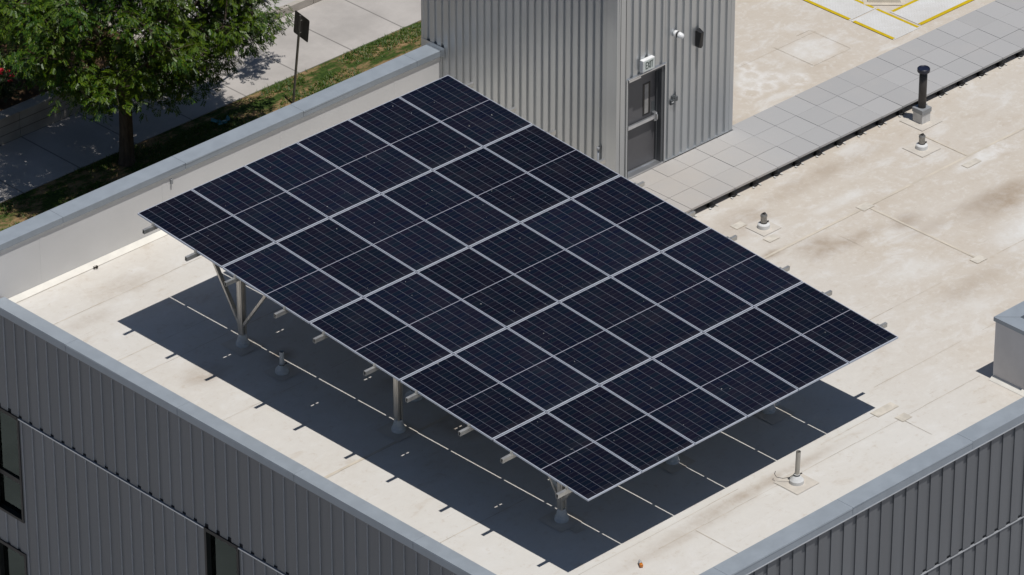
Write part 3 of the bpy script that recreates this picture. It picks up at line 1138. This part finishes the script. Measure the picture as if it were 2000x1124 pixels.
# conduit stub on the left wall
co = (10.16, 9.93, 0)
ct = thing("conduit_stub", co, "thin pale capped conduit rising up the tower wall", "conduit")
mb = MB()
mb.tube([(10.175, 9.93, 0.01), (10.175, 9.93, .80)], .020, 10)
mb.build("pipe", 'cladlite', ct, co)
mb = MB()
mb.tube([(10.175, 9.93, .80), (10.175, 9.93, .875)], .032, 10)
mb.build("cap", 'curbgrey', ct, co)

# ================================================================== WALKWAY
PO = (18, 8.7, 0)
wk = thing("paver_walkway", PO, "raised walkway of square grey concrete pavers leading from the tower door", "walkway")
G = .61
GX, GY = 10.5767, 8.9867
rp = random.Random(5)
for i in range(-3, 24):
    for (ya, yb) in ((GY - 2 * G, GY - G), (GY - G, GY), (GY, GY + G)):
        xa, xb = GX + i * G, GX + (i + 1) * G
        yb2 = yb
        if ya == GY and xa < TX1:
            yb2 = TY0 - .022
        mb = MB()
        gp = .0035
        dz = rp.uniform(-.0025, .0025)
        mb.box(xa + gp, xb - gp, ya + gp, yb2 - gp, .15 + dz, .2 + dz)
        if yb2 != yb and xb > TX1 + .02:
            mb.box(TX1 + .02, xb - gp, yb2 - gp, yb - gp, .15 + dz, .2 + dz)
        o = mb.build("paver", 'paver', wk, PO, bevel=.003)
for i in range(-2, 24):
    mb = MB()
    px, py = GX + i * G, GY - 2 * G + .06
    mb.lathe(px, py, [(.075, .018), (.075, .035), (.055, .045), (.05, .13), (.085, .142), (.085, .1465)], 14)
    mb.box(px - .09, px + .09, py - .055, py + .05, .0125, .0175, 1)
    mb.box(px + .075, px + .115, py - .105, py - .05, .0128, .022, 2)
    mb.box(px - .115, px - .075, py - .105, py - .05, .0128, .022, 2)
    mb.build("pedestal", ['ped', 'ped', 'ptab'], wk, PO)
# black strip standing in for the shade under the deck
mb = MB()
mb.box(GX - 2 * G, GX + 24 * G, GY - 2 * G + .16, GY - 2 * G + .20, .013, .145)
mb.build("deck_shade_strip", 'ped', wk, PO)

# ================================================================== SOLAR ARRAY
ct_, st_ = math.cos(TILT), math.sin(TILT)


def plane(x, s, off=0.0):
    """point on the array plane: x, slope distance s from the low edge, off along its normal"""
    return Vector((x, s * ct_ - off * st_, H0 + s * st_ + off * ct_))


fm = MB()
fm.box(0, PW, 0, FR + .004, -PT, 0)
fm.box(0, PW, PL - FR, PL, -PT, 0)
fm.box(0, FR, FR + .004, PL - FR, -PT, 0)
fm.box(PW - FR, PW, FR + .004, PL - FR, -PT, 0)
lm_ = MB()
lm_.box(FR, PW - FR, FR + .004, PL - FR, -.012, -.003)
lm_.mi[0] = 1
ROWS = ["lowest row", "second lowest row", "middle row", "second highest row", "highest row"]
COLS = ["at the left edge", "second from the left edge", "third from the left edge", "third from the right edge", "second from the right edge", "at the right edge"]
first = None
for j in range(NY):
    for i in range(NX):
        lab = "navy solar panel in the %s, %s" % (ROWS[j], COLS[i])
        p = thing("solar_panel", plane(i * PITCHX + .0095, j * PITCHY + .015), lab, "solar panel", "solar panels on the rooftop array")
        p.rotation_euler = (TILT, 0, 0)
        if first is None:
            a = fm.build("frame", 'pframe', p)
            b = lm_.build("cell_sheet", ['cells', 'backsheet'], p)
            first = (a, b)
        else:
            for s in first:
                c = s.copy()
                COL.objects.link(c)
                c.parent = p

RO = (3.9, 5.9, 0)
rack = thing("panel_rack", RO, "galvanised steel rack of posts, braces and rails under the solar panels", "panel rack")
AW = NX * PITCHX
RY = [.52, 1.88, 2.94, 4.28, 5.36, 6.69, 7.73, 9.07, 10.15, 11.33]
RH = .085
for y in RY:
    s = y / ct_
    mb = MB()
    # channel rail: open box section
    for (ds, dz0, dz1, w) in ((-.024, -RH, 0, .006), (.024, -RH, 0, .006)):
        a = plane(-.23, s + ds, -PT - .014 - RH / 2)
        b = plane(AW + .23, s + ds, -PT - .014 - RH / 2)
        mb.obox(a, b, w, RH, (0, -st_, ct_))
    a = plane(-.23, s, -PT - .014 - .003)
    b = plane(AW + .23, s, -PT - .014 - .003)
    mb.obox(a, b, .042, .006, (0, -st_, ct_))
    a = plane(-.23, s, -PT - .014 - RH + .003)
    b = plane(AW + .23, s, -PT - .014 - RH + .003)
    mb.obox(a, b, .042, .006, (0, -st_, ct_))
    mb.build("rail", 'galv', rack, RO)
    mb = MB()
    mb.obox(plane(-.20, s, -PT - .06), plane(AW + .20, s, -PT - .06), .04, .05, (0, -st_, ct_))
    mb.build("rail_shade_fill", 'dark', rack, RO)  # dark fill puts the shade of the hollow rail into colour
# end clamps at the edges
for y in RY:
    s = y / ct_
    for xx in (-.012, AW + .012 - .03):
        mb = MB()
        mb.obox(plane(xx, s, -.02), plane(xx + .03, s, -.02), .05, .056, (0, -st_, ct_))
        mb.build("edge_clamp", 'galv', rack, RO)
# added strips stop sun in row gaps; mid-panel slots shaped to pass light specks
for j in range(1, NY):
    for i in range(NX):
        x0 = i * PITCHX
        xs = [x0 + .012, x0 + PITCHX * .5 - .10, x0 + PITCHX * .5 - .025, x0 + PITCHX * .5 + .02, x0 + PITCHX * .5 + .08, x0 + PITCHX - .012]
        ys = [j * PITCHY + d for d in (-.0146, -.010, .010, .0146)]
        mb = MB()
        mb.v = [tuple(plane(x, y, -.014)) for y in ys for x in xs]
        for b_ in range(3):
            for a_ in range(5):
                if b_ == 1 and a_ in (1, 3):
                    continue
                q = b_ * 6 + a_
                mb.f.append((q, q + 1, q + 7, q + 6))
                mb.mi.append(0)
        mb.build("row_sun_stop", 'strip', rack, RO)
# beams and posts
PX = [1.11, 3.90, 6.40]
PY = [1.76, 5.96, 10.20]
BT = -PT - .014 - RH          # underside of rails
for x in PX:
    mb = MB()
    mb.obox(plane(x, .35, BT - .07), plane(x, 11.5, BT - .07), .09, .13, (0, -st_, ct_))
    mb.obox(plane(x - .052, .35, BT - .07), plane(x - .052, 11.5, BT - .07), .004, .09, (0, -st_, ct_))
    mb.build("beam", 'galv', rack, RO)
    for y in PY:
        top = H0 + y * math.tan(TILT) + (BT - .14)
        mb = MB()
        w = .062
        # rolled C post: web and flanges leave a dark slot
        mb.box(x - w, x - w + .042, y - w, y + w, .24, top)
        mb.box(x + w - .042, x + w, y - w, y + w, .24, top)
        mb.box(x - w + .042, x + w - .042, y - .03, y + .03, .24, top)
        mb.box(x - w + .012, x - w + .02, y - w - .006, y - w, .3, top - .1)
        mb.box(x - w - .006, x - w, y - .035, y + .035, .3, top - .05)
        mb.build("post", 'postm', rack, RO, bevel=.005)
        mb = MB()
        mb.lathe(x, y, [(.13, .006), (.13, .07), (.118, .08), (.10, .125), (.097, .13), (.09, .18), (.086, .185), (.078, .235), (.074, .25)], 24)
        mb.build("post_boot", 'boot', rack, RO)
        if y != PY[1]:
            for sg_, rise in ((1, 1.25), (-1, 1.0)):
                zb = .46
                beamz = lambda yy: H0 + yy * math.tan(TILT) + BT - .14
                ln = 1.25 if y > 5 else .80
                y1 = y + sg_ * ln
                if y1 < .4:
                    y1 = .42
                mb = MB()
                mb.obox((x - .02, y + sg_ * .06, zb), (x - .02, y1, beamz(y1)), .05, .05, (1, 0, 0))
                mb.obox((x + .02, y + sg_ * .07, zb), (x + .02, y1 + .01, beamz(y1)), .02, .06, (1, 0, 0))
                mb.build("brace", 'postm', rack, RO)
# cross bracing hints under the beams near the tall side
mb = MB()
for y in PY:
    z = H0 + y * math.tan(TILT) + BT - .22
    mb.obox((PX[0], y, z), (PX[2], y, z), .06, .08)
mb.build("cross_beam", 'galv', rack, RO)


# ================================================================== PIPES ON THE ROOF
def vent(x, y, label, pipe_r, pipe_h, boot='bootw', pipe='pvc', br=.13, bh=.075, lean=(0, 0), cap=None, strap=True, grp=None):
    o = (x, y, 0)
    v = thing("vent_pipe", o, label, "vent pipe", grp)
    m_ = MB()
    m_.lathe(x, y, [(br, .006), (br * .985, bh), (br * .9, bh + .012), (pipe_r + .035, bh + .06), (pipe_r + .012, bh + .085), (pipe_r + .01, bh + .12)], 28)
    m_.build("boot", boot, v, o)
    m_ = MB()
    zt = pipe_h
    m_.tube([(x, y, bh), (x + lean[0] * .5, y + lean[1] * .5, zt * .5), (x + lean[0], y + lean[1], zt), ], pipe_r, 18, cap=False)
    m_.tube([(x + lean[0], y + lean[1], zt), (x + lean[0], y + lean[1], zt - .10)], pipe_r * .84, 18, cap=False)
    n0 = len(m_.v)
    # rim
    for k in range(18):
        pass
    m_.build("pipe", pipe, v, o)
    m_ = MB()
    m_.tube([(x + lean[0], y + lean[1], zt - .035), (x + lean[0], y + lean[1], zt - .04)], pipe_r * .86, 18)
    m_.build("opening", 'dark', v, o)
    if strap:
        m_ = MB()
        m_.tube([(x, y, bh + .095), (x, y, bh + .112)], pipe_r + .016, 18)
        m_.obox((x + pipe_r + .01, y - .02, bh + .10), (x + pipe_r + .05, y - .04, bh + .11), .014, .02)
        m_.build("clamp", 'clamp', v, o)
    return v


v = vent(4.97, -.28, "beige plastic vent pipe on a white flashing near the front parapet", .043, .66, lean=(.012, -.01))
m_ = MB()
pts = [(4.97 - .05, -.28 + .03, .19), (4.88, -.19, .12), (4.80, -.10, .09), (4.74, 0.0, .10), (4.75, .06, .14), (4.79, .07, .17)]
m_.tube(pts, .006, 6)
m_.build("loose_strap", 'clamp', v, (4.97, -.28, 0))
vent(.97, 8.95, "grey stub vent pipe in the shade under the solar array", .045, .45, boot='boot', pipe='boot')
vent(2.1, 6.6, "low grey vent boot hidden behind a rail end under the array", .05, .26, boot='boot', pipe='boot', br=.16)
vent(6.66, 1.9, "low grey vent boot behind the rear rack post near the low edge", .05, .24, boot='boot', pipe='boot')


def stub(x, y, label):
    o = (x, y, 0)
    v = thing("vent_stub", o, label, "vent stub", "short capped vent stubs")
    m_ = MB()
    m_.lathe(x, y, [(.125, .006), (.12, .085), (.105, .10), (.075, .115)], 26)
    m_.build("collar", 'bootw', v, o)
    m_ = MB()
    m_.lathe(x, y, [(.062, .10), (.062, .255), (.068, .256), (.068, .285), (.058, .30)], 22)
    m_.build("cap", 'steelcap', v, o)
    m_ = MB()
    m_.lathe(x, y, [(.070, .115), (.070, .132)], 22)
    m_.box(x - .012, x + .03, y - .02, y + .012, .30, .335)
    m_.box(x - .03, x + .03, y + .02, y + .035, .30, .318)
    m_.box(x + .06, x + .10, y - .045, y - .02, .115, .14)
    m_.build("clamp", 'clamp', v, o)


stub(15.90, 6.55, "short metal capped stub on a white collar below the black vent")
stub(11.30, 6.52, "short metal capped stub on a white collar beside the array's right edge")

# tall black vent on a curb
o = (16.76, 7.33, 0)
bv = thing("vent_stack", o, "tall black vent stack on a small grey square curb by the walkway", "vent stack")
mb = MB()
mb.box(16.76 - .125, 16.76 + .125, 7.33 - .125, 7.33 + .125, .006, .225)
mb.build("curb", 'curbwhite', bv, o, bevel=.006)
mb = MB()
mb.box(16.76 - .14, 16.76 + .14, 7.33 - .14, 7.33 + .14, .226, .325)
mb.build("curb_cap", 'curbgrey', bv, o, bevel=.008)
mb = MB()
mb.tube([(16.76, 7.33, .32), (16.755, 7.325, .75), (16.75, 7.32, 1.17)], .082, 22)
mb.build("pipe", 'blackpipe', bv, o)
mb = MB()
mb.lathe(16.75, 7.32, [(.085, 1.10), (.125, 1.13), (.13, 1.15), (.13, 1.20), (.115, 1.215), (.10, 1.20)], 26)
mb.build("cap", 'navy', bv, o)

# ================================================================== SHAFT ON THE RIGHT
o = (11.5, -.8, 0)
sh = thing("rooftop_shaft", o, "square grey stucco shaft with metal coping at the right edge", "shaft")
SX0, SX1, SY0, SY1, SZ = 10.21, 13.2, -1.349, -.31, 1.22
mb = MB()
tk = .30
mb.box(SX0, SX1, SY1 - tk, SY1, 0, SZ)
mb.box(SX0, SX1, SY0, SY0 + tk, 0, SZ)
mb.box(SX0, SX0 + tk, SY0 + tk, SY1 - tk, 0, SZ)
mb.box(SX1 - tk, SX1, SY0 + tk, SY1 - tk, 0, SZ)
mb.build("wall", 'shaft', sh, o)
mb = MB()
c0, c1, d0, d1 = SX0 - .03, SX1 + .03, SY0 - .0, SY1 + .03
z0, z1, tt = SZ + .002, SZ + .085, .34
mb.v = []


def frame_top(m_, c0, c1, d0, d1, z0, z1, tt):
    out = [(c0, d0), (c1, d0), (c1, d1), (c0, d1)]
    inn = [(c0 + tt, d0 + tt), (c1 - tt, d0 + tt), (c1 - tt, d1 - tt), (c0 + tt, d1 - tt)]
    for i in range(4):
        k = (i + 1) % 4
        g = .002
        m_.face([(*out[i], z1), (*out[k], z1), (*inn[k], z1), (*inn[i], z1)])
        m_.face([(*out[i], z0), (*out[k], z0), (*out[k], z1), (*out[i], z1)])
        m_.face([(*inn[k], z0 - .5), (*inn[i], z0 - .5), (*inn[i], z1), (*inn[k], z1)])


frame_top(mb, c0, c1, d0, d1, z0, z1, tt)
mb.build("coping", 'coping', sh, o)
mb = MB()
mb.obox((c0 + .01, d1 - .01, z1 + .001), (c0 + tt, d1 - tt, z1 + .001), .008, .002)
mb.build("mitre_joint", 'clad', sh, o)
mb = MB()
mb.face([(SX0, SY0, .02), (SX1, SY0, .02), (SX1, SY1, .02), (SX0, SY1, .02)])
mb.build("shaft_floor", 'dark', sh, o)
mb = MB()
mb.face([(SX0 - .10, SY0, .006), (SX0 - .003, SY0, .08), (SX0 - .003, SY1, .08), (SX0 - .10, SY1, .006)])
mb.build("base_cant", 'cant', sh, o)

# ================================================================== YELLOW EDGED PADS


def walkpad(x0, x1, y0, y1, strips, label):
    o = (x0, y0, 0)
    p = thing("walkway_pad", o, label, "walkway pad", "white walkway pads with yellow edges")
    m_ = MB()
    m_.box(x0, x1, y0, y1, .002, .013)
    m_.build("mat", 'pad', p, o)
    for s in strips:
        m_ = MB()
        m_.box(s[0], s[1], s[2], s[3], .0135, .0165)
        m_.build("yellow_strip", 'yellow', p, o)


walkpad(19.0, 19.82, 10.10, 11.30, ((18.985, 19.07, 10.13, 11.25), (19.745, 19.815, 10.13, 11.29)), "white textured roof pad with two yellow edges nearest the stone walkway")
walkpad(19.0, 19.82, 11.34, 13.6, ((18.985, 19.07, 11.37, 13.6), (19.745, 19.815, 11.38, 13.6)), "white textured roof pad with yellow edges at the top of the frame")
walkpad(19.89, 26, 10.17, 11.03, ((19.9, 26, 10.155, 10.245), (19.93, 26, 10.955, 11.03)), "long white textured roof pad with two yellow edges running beside the walkway")
o = (20.3, 11.6, 0)
cb = thing("roof_curb", o, "white membrane wrapped curb with grey top beside the yellow edged pads", "roof curb")
mb = MB()
mb.lathe(20.34, 11.62, [(.62, .014), (.50, .03), (.44, .16), (.42, .17)], 4)
mb.build("base", 'seam', cb, o)
mb = MB()
mb.box(20.14, 20.54, 11.42, 11.82, .172, .30)
mb.build("housing", 'curbgrey', cb, o, bevel=.01)

# ================================================================== LITTER
o = (1.02, -.30, .03)
bt = thing("bottle", o, "small clear bottle with orange label lying on the roof by the front parapet", "bottle")
a, b = Vector((1.02, -.30, .04)), Vector((1.09, -.19, .05))
d = (b - a).normalized()
mb = MB()
mb.tube([a + d * .055, a + d * .13, a + d * .155, a + d * .17], [.032, .032, .018, .014], 14)
mb.build("body", 'bottle', bt, o)
mb = MB()
mb.tube([a - d * .01, a, a + d * .054], [.026, .033, .033], 14)
mb.build("label_band", 'orange', bt, o)
mb = MB()
for k in range(7):
    an = k * .9
    mb.obox((1.0 + .03 * math.cos(an), 14.30 + .03 * math.sin(an), .02), (1.0 + .045 * math.cos(an + .5), 14.30 + .03 * math.sin(an + .7), .05), .03, .008)
tag(mb.build("leaf_clump", 'leaflit', None, (1.0, 14.3, 0)), "tiny dark clump of dry leaves beside the white cant strip", "leaf clump")
mb = MB()
rt = random.Random(12)
gx, gy = 15.86, 27.74
prev = None
for k in range(9):
    p = (gx + rt.uniform(-.16, .16), gy + rt.uniform(-.12, .12), GZ + rt.uniform(.0, .05))
    q = (p[0] + rt.uniform(-.14, .14), p[1] + rt.uniform(-.1, .1), GZ + rt.uniform(.01, .09))
    mb.obox(p, q, .10, .015, (rt.uniform(-.4, .4), rt.uniform(-.4, .4), 1))
tag(mb.build("plastic_scrap", 'teal', None, (gx, gy, GZ)), "crumpled teal plastic scrap lying on the lawn near the coping", "litter")

# ================================================================== SIGN
o = (17.60, 27.31, GZ)
sg_ = thing("street_sign", o, "dark back of a rectangular sign on a leaning post in the lawn", "street sign")
top = Vector((17.74, 27.14, GZ + 2.32))
mb = MB()
bse = Vector((17.60, 27.31, GZ - .05))
mb.obox(bse, top, .045, .02, (0, 1, 0))
mb.obox(bse + Vector((-.012, .012, 0)), top + Vector((-.012, .012, 0)), .02, .035, (0, 1, 0))
mb.build("post", 'signpost', sg_, o)
mb = MB()
ud = (top - bse).normalized()
sd = Vector((-.14, -1, 0)).normalized()
sd = (sd - ud * sd.dot(ud)).normalized()
nd = sd.cross(ud)
cen = bse + ud * 2.08 + nd * (-.02) * 1
hw, hh, rr = .30, .29, .04
ring_ = []
for (sx, sy) in ((1, 1), (-1, 1), (-1, -1), (1, -1)):
    a0 = {(1, 1): 0, (-1, 1): 90, (-1, -1): 180, (1, -1): 270}[(sx, sy)]
    for k in range(5):
        an = math.radians(a0 + k * 22.5)
        ring_.append((sx * (hw - rr) + rr * math.cos(an), sy * (hh - rr) + rr * math.sin(an)))
off = .03
# the plate stands on the far side of the post
vv = CAM - cen
if nd.dot(vv) > 0:
    nd = -nd
fr_ = [cen + sd * u + ud * w_ + nd * off for u, w_ in ring_]
bk_ = [p + nd * .004 for p in fr_]
n0 = len(mb.v)
mb.face(fr_)
mb.face(list(reversed(bk_)))
for i in range(len(fr_)):
    k = (i + 1) % len(fr_)
    mb.face([fr_[i], bk_[i], bk_[k], fr_[k]])
mb.build("plate", 'signback', sg_, o)
mb = MB()
for w_ in (.16, -.16):
    c_ = cen + ud * w_
    mb.tube([c_ - nd * .03, c_ + nd * off], .012, 8)
mb.build("bolt", 'galv', sg_, o)


# ================================================================== TREES
def leaf_cluster(m_, c, rad, n, r, droop=.6, size=1.0):
    """compound drooping leaves round a twig tip: pairs of leaflets along a short stalk"""
    for _ in range(n):
        d = Vector((r.gauss(0, 1), r.gauss(0, 1), r.gauss(0, .8)))
        d.normalize()
        p = c + d * rad * (r.random() ** .5)
        out = Vector((d.x, d.y, d.z * .3 - droop)).normalized()
        out = (out + Vector((r.gauss(0, .3), r.gauss(0, .3), r.gauss(0, .25)))).normalized()
        side = out.cross(Vector((r.gauss(0, .3), r.gauss(0, .3), 1))).normalized()
        ln = r.uniform(.12, .22) * size
        k = 4
        for i in range(k):
            q = p + out * (ln * (i + .3) / k)
            for sg in (-1, 1):
                t_ = (side * sg * .8 + out * .75 + Vector((0, 0, -.25))).normalized()
                w = out.cross(t_)
                w = w.cross(t_).normalized() * (.016 * size)
                L = r.uniform(.07, .105) * size
                m_.face([q, q + t_ * L * .5 + w, q + t_ * L, q + t_ * L * .5 - w])


def tree(name, base, trunk_h, trunk_r, centers, label, seed, leafmat, n_sub, n_leaf, grp=None, rad=.55, size=1.0):
    r = random.Random(seed)
    base = Vector(base)
    root = thing(name, base, label, "tree", grp)
    tm = MB()
    fork = base + Vector((r.uniform(-.1, .1), r.uniform(-.1, .1), trunk_h))
    tm.tube([base + Vector((0, 0, -.1)), base + Vector((0, 0, .12)), base + Vector((.03, .02, trunk_h * .5)), fork],
            [trunk_r * 1.45, trunk_r * 1.08, trunk_r * .92, trunk_r * .85], 14)
    # main limbs: group clump centres by direction
    cs = [Vector(c) for c in centers]
    nl = 7
    limbs = []
    top = max(c.z for c in cs)
    for k in range(nl):
        an = 2 * math.pi * k / nl + r.uniform(-.3, .3)
        far = max((c for c in cs), key=lambda c: (c.x - fork.x) * math.cos(an) + (c.y - fork.y) * math.sin(an) + .3 * (c.z - fork.z))
        mid = fork.lerp(far, .5) + Vector((r.uniform(-.2, .2), r.uniform(-.2, .2), .5))
        e = fork.lerp(far, .8) + Vector((0, 0, .25))
        limbs.append([fork - Vector((0, 0, .05)), fork.lerp(mid, .5), mid, e])
        tm.tube(limbs[-1], [trunk_r * .55, trunk_r * .42, trunk_r * .28, trunk_r * .14], 8)
    tp = Vector((fork.x, fork.y, top - .8))
    lead = [fork - Vector((0, 0, .1)), fork.lerp(tp, .5) + Vector((.2, -.1, 0)), tp]
    tm.tube(lead, [trunk_r * .75, trunk_r * .45, trunk_r * .15], 10)
    nodes = [p for l in limbs for p in l[1:]] + [l[2].lerp(l[3], .5) for l in limbs] + lead[1:] + [lead[0].lerp(lead[1], .5), lead[1].lerp(lead[2], .5)]
    cm = MB()
    for c in cs:
        nb = min(nodes, key=lambda p: (p - c).length)
        m1 = nb.lerp(c, .5) + Vector((r.uniform(-.15, .15), r.uniform(-.15, .15), .15))
        tm.tube([nb, m1, c], [trunk_r * .14, trunk_r * .09, .012], 6)
        for _ in range(n_sub):
            d = Vector((r.gauss(0, 1), r.gauss(0, 1), r.gauss(0, .7)))
            s = c + d.normalized() * rad * r.uniform(.3, 1.15)
            tm.tube([c, s], [.012, .005], 4, cap=False)
            leaf_cluster(cm, s, .24, n_leaf, r, size=size)
    tm.build("trunk", 'bark', root, base)
    cm.build("crown", leafmat, root, base)
    return root


rt = random.Random(21)
CC = Vector((13.1, 27.5, -3.2))
centers = []
tries = 0
while len(centers) < 165 and tries < 60000:
    tries += 1
    d = Vector((rt.uniform(-1, 1), rt.uniform(-1, 1), rt.uniform(-1, 1)))
    if d.length > 1 or d.length < .35:
        continue
    p = CC + Vector((d.x * 3.45, d.y * 2.9, d.z * 2.6))
    if p.x < 11.4 and rt.random() < .5:
        continue
    # the crown is lifted on the building's side
    if p.z < -5.55 + max(0, 27.8 - p.y) * .66:
        continue
    if any((p - q).length < .50 for q in centers):
        continue
    centers.append(p)
# long low boughs reaching out over the sidewalk
for c in ((16.7, 27.3, -4.9), (16.35, 27.2, -4.8), (15.78, 27.0, -4.8), (15.97, 27.6, -5.5),
          (16.1, 28.3, -6.1), (14.84, 27.2, -5.5), (15.09, 27.9, -6.1), (17.9, 28.6, -4.9), (18.5, 28.9, -5.1), (13.89, 27.0, -5.45),
          (13.47, 27.4, -5.6), (12.25, 26.6, -4.8), (11.57, 26.8, -4.8), (11.49, 27.3, -5.0), (10.48, 26.6, -4.1), (10.46, 27.1, -3.98),
          (9.88, 26.7, -3.27), (13.11, 26.4, -4.8), (11.55, 26.3, -4.2), (14.77, 26.9, -4.7), (13.74, 26.6, -4.7), (14.3, 28.3, -5.7), (16.7, 28.6, -5.2)):
    centers.append(Vector(c))
tree("street_tree", (12.98, 27.85, GZ - .03), 1.75, .17, centers, "leafy green street tree with a single dark trunk growing from the lawn", 4, 'leaf', 11, 11, None, .50, .92)

rt = random.Random(33)
for (bx, by, lab, sd_) in ((12.6, 33.6, "dark shaded tree behind the retaining wall at the top left corner", 5),
                           (16.4, 35.0, "dense dark tree half hidden behind the green street tree", 6)):
    cs = []
    C0 = Vector((bx, by - .3, GZ + 3.7))
    tries = 0
    while len(cs) < 85 and tries < 40000:
        tries += 1
        d = Vector((rt.uniform(-1, 1), rt.uniform(-1, 1), rt.uniform(-1, 1)))
        if d.length > 1 or d.length < .3:
            continue
        p = C0 + Vector((d.x * 2.9, d.y * 2.4, d.z * 2.6))
        if p.z < GZ + 1.6 or any((p - q).length < .5 for q in cs):
            continue
        cs.append(p)
    tree("shade_tree", (bx, by, GZ + .58), 1.5, .16, cs, lab, sd_, 'leafdark', 9, 9, "shade trees behind the retaining wall", .55, 1.2)


# rose bushes
def rose(x, y, z, h, w, label, seed, nf, nleaf):
    r = random.Random(seed)
    o = (x, y, z)
    root = thing("rose_bush", o, label, "rose bush", "rose bushes behind the sidewalk walls")
    sm = MB()
    lf = MB()
    tips = []
    for k in range(14):
        an = r.uniform(0, 6.283)
        e = Vector((x + math.cos(an) * w * r.uniform(.2, 1), y + math.sin(an) * w * r.uniform(.2, 1), z + h * r.uniform(.5, 1)))
        sm.tube([(x + r.uniform(-.05, .05), y + r.uniform(-.05, .05), z - .03), (x * .5 + e.x * .5, y * .5 + e.y * .5, z + h * .45), e], [.012, .009, .005], 5)
        tips.append(e)
        for q in range(3):
            leaf_cluster(lf, Vector((x, y, z + .1)).lerp(e, r.uniform(.4, 1)), .18, nleaf, r, .3, .75)
    sm.build("stems", 'bark', root, o)
    lf.build("foliage", 'leafdark', root, o)
    for k in range(nf):
        e = r.choice(tips) + Vector((r.gauss(0, .10), r.gauss(0, .10) - .08, r.uniform(-.25, .08)))
        f = MB()
        for ring, (rr_, n_) in enumerate(((.055, 7), (.04, 6), (.022, 5))):
            for i in range(n_):
                an = 6.283 * i / n_ + ring * .4
                dx, dy = math.cos(an), math.sin(an)
                p = e + Vector((0, 0, .008 * ring))
                f.face([p, p + Vector((dx * rr_ - dy * rr_ * .5, dy * rr_ + dx * rr_ * .5, .012 + .012 * ring)),
                        p + Vector((dx * rr_ * 1.15, dy * rr_ * 1.15, .02 + .014 * ring)),
                        p + Vector((dx * rr_ + dy * rr_ * .5, dy * rr_ - dx * rr_ * .5, .012 + .012 * ring))])
        f.build("flower", 'rose', root, o)


rose(11.95, 31.15, GZ + .58, .95, .55, "rose bush with pink and red blooms spilling over the retaining wall", 8, 16, 12)
rose(20.6, 31.75, GZ + .11, .8, .5, "rose bush with red blooms beyond the low kerb wall", 9, 10, 10)
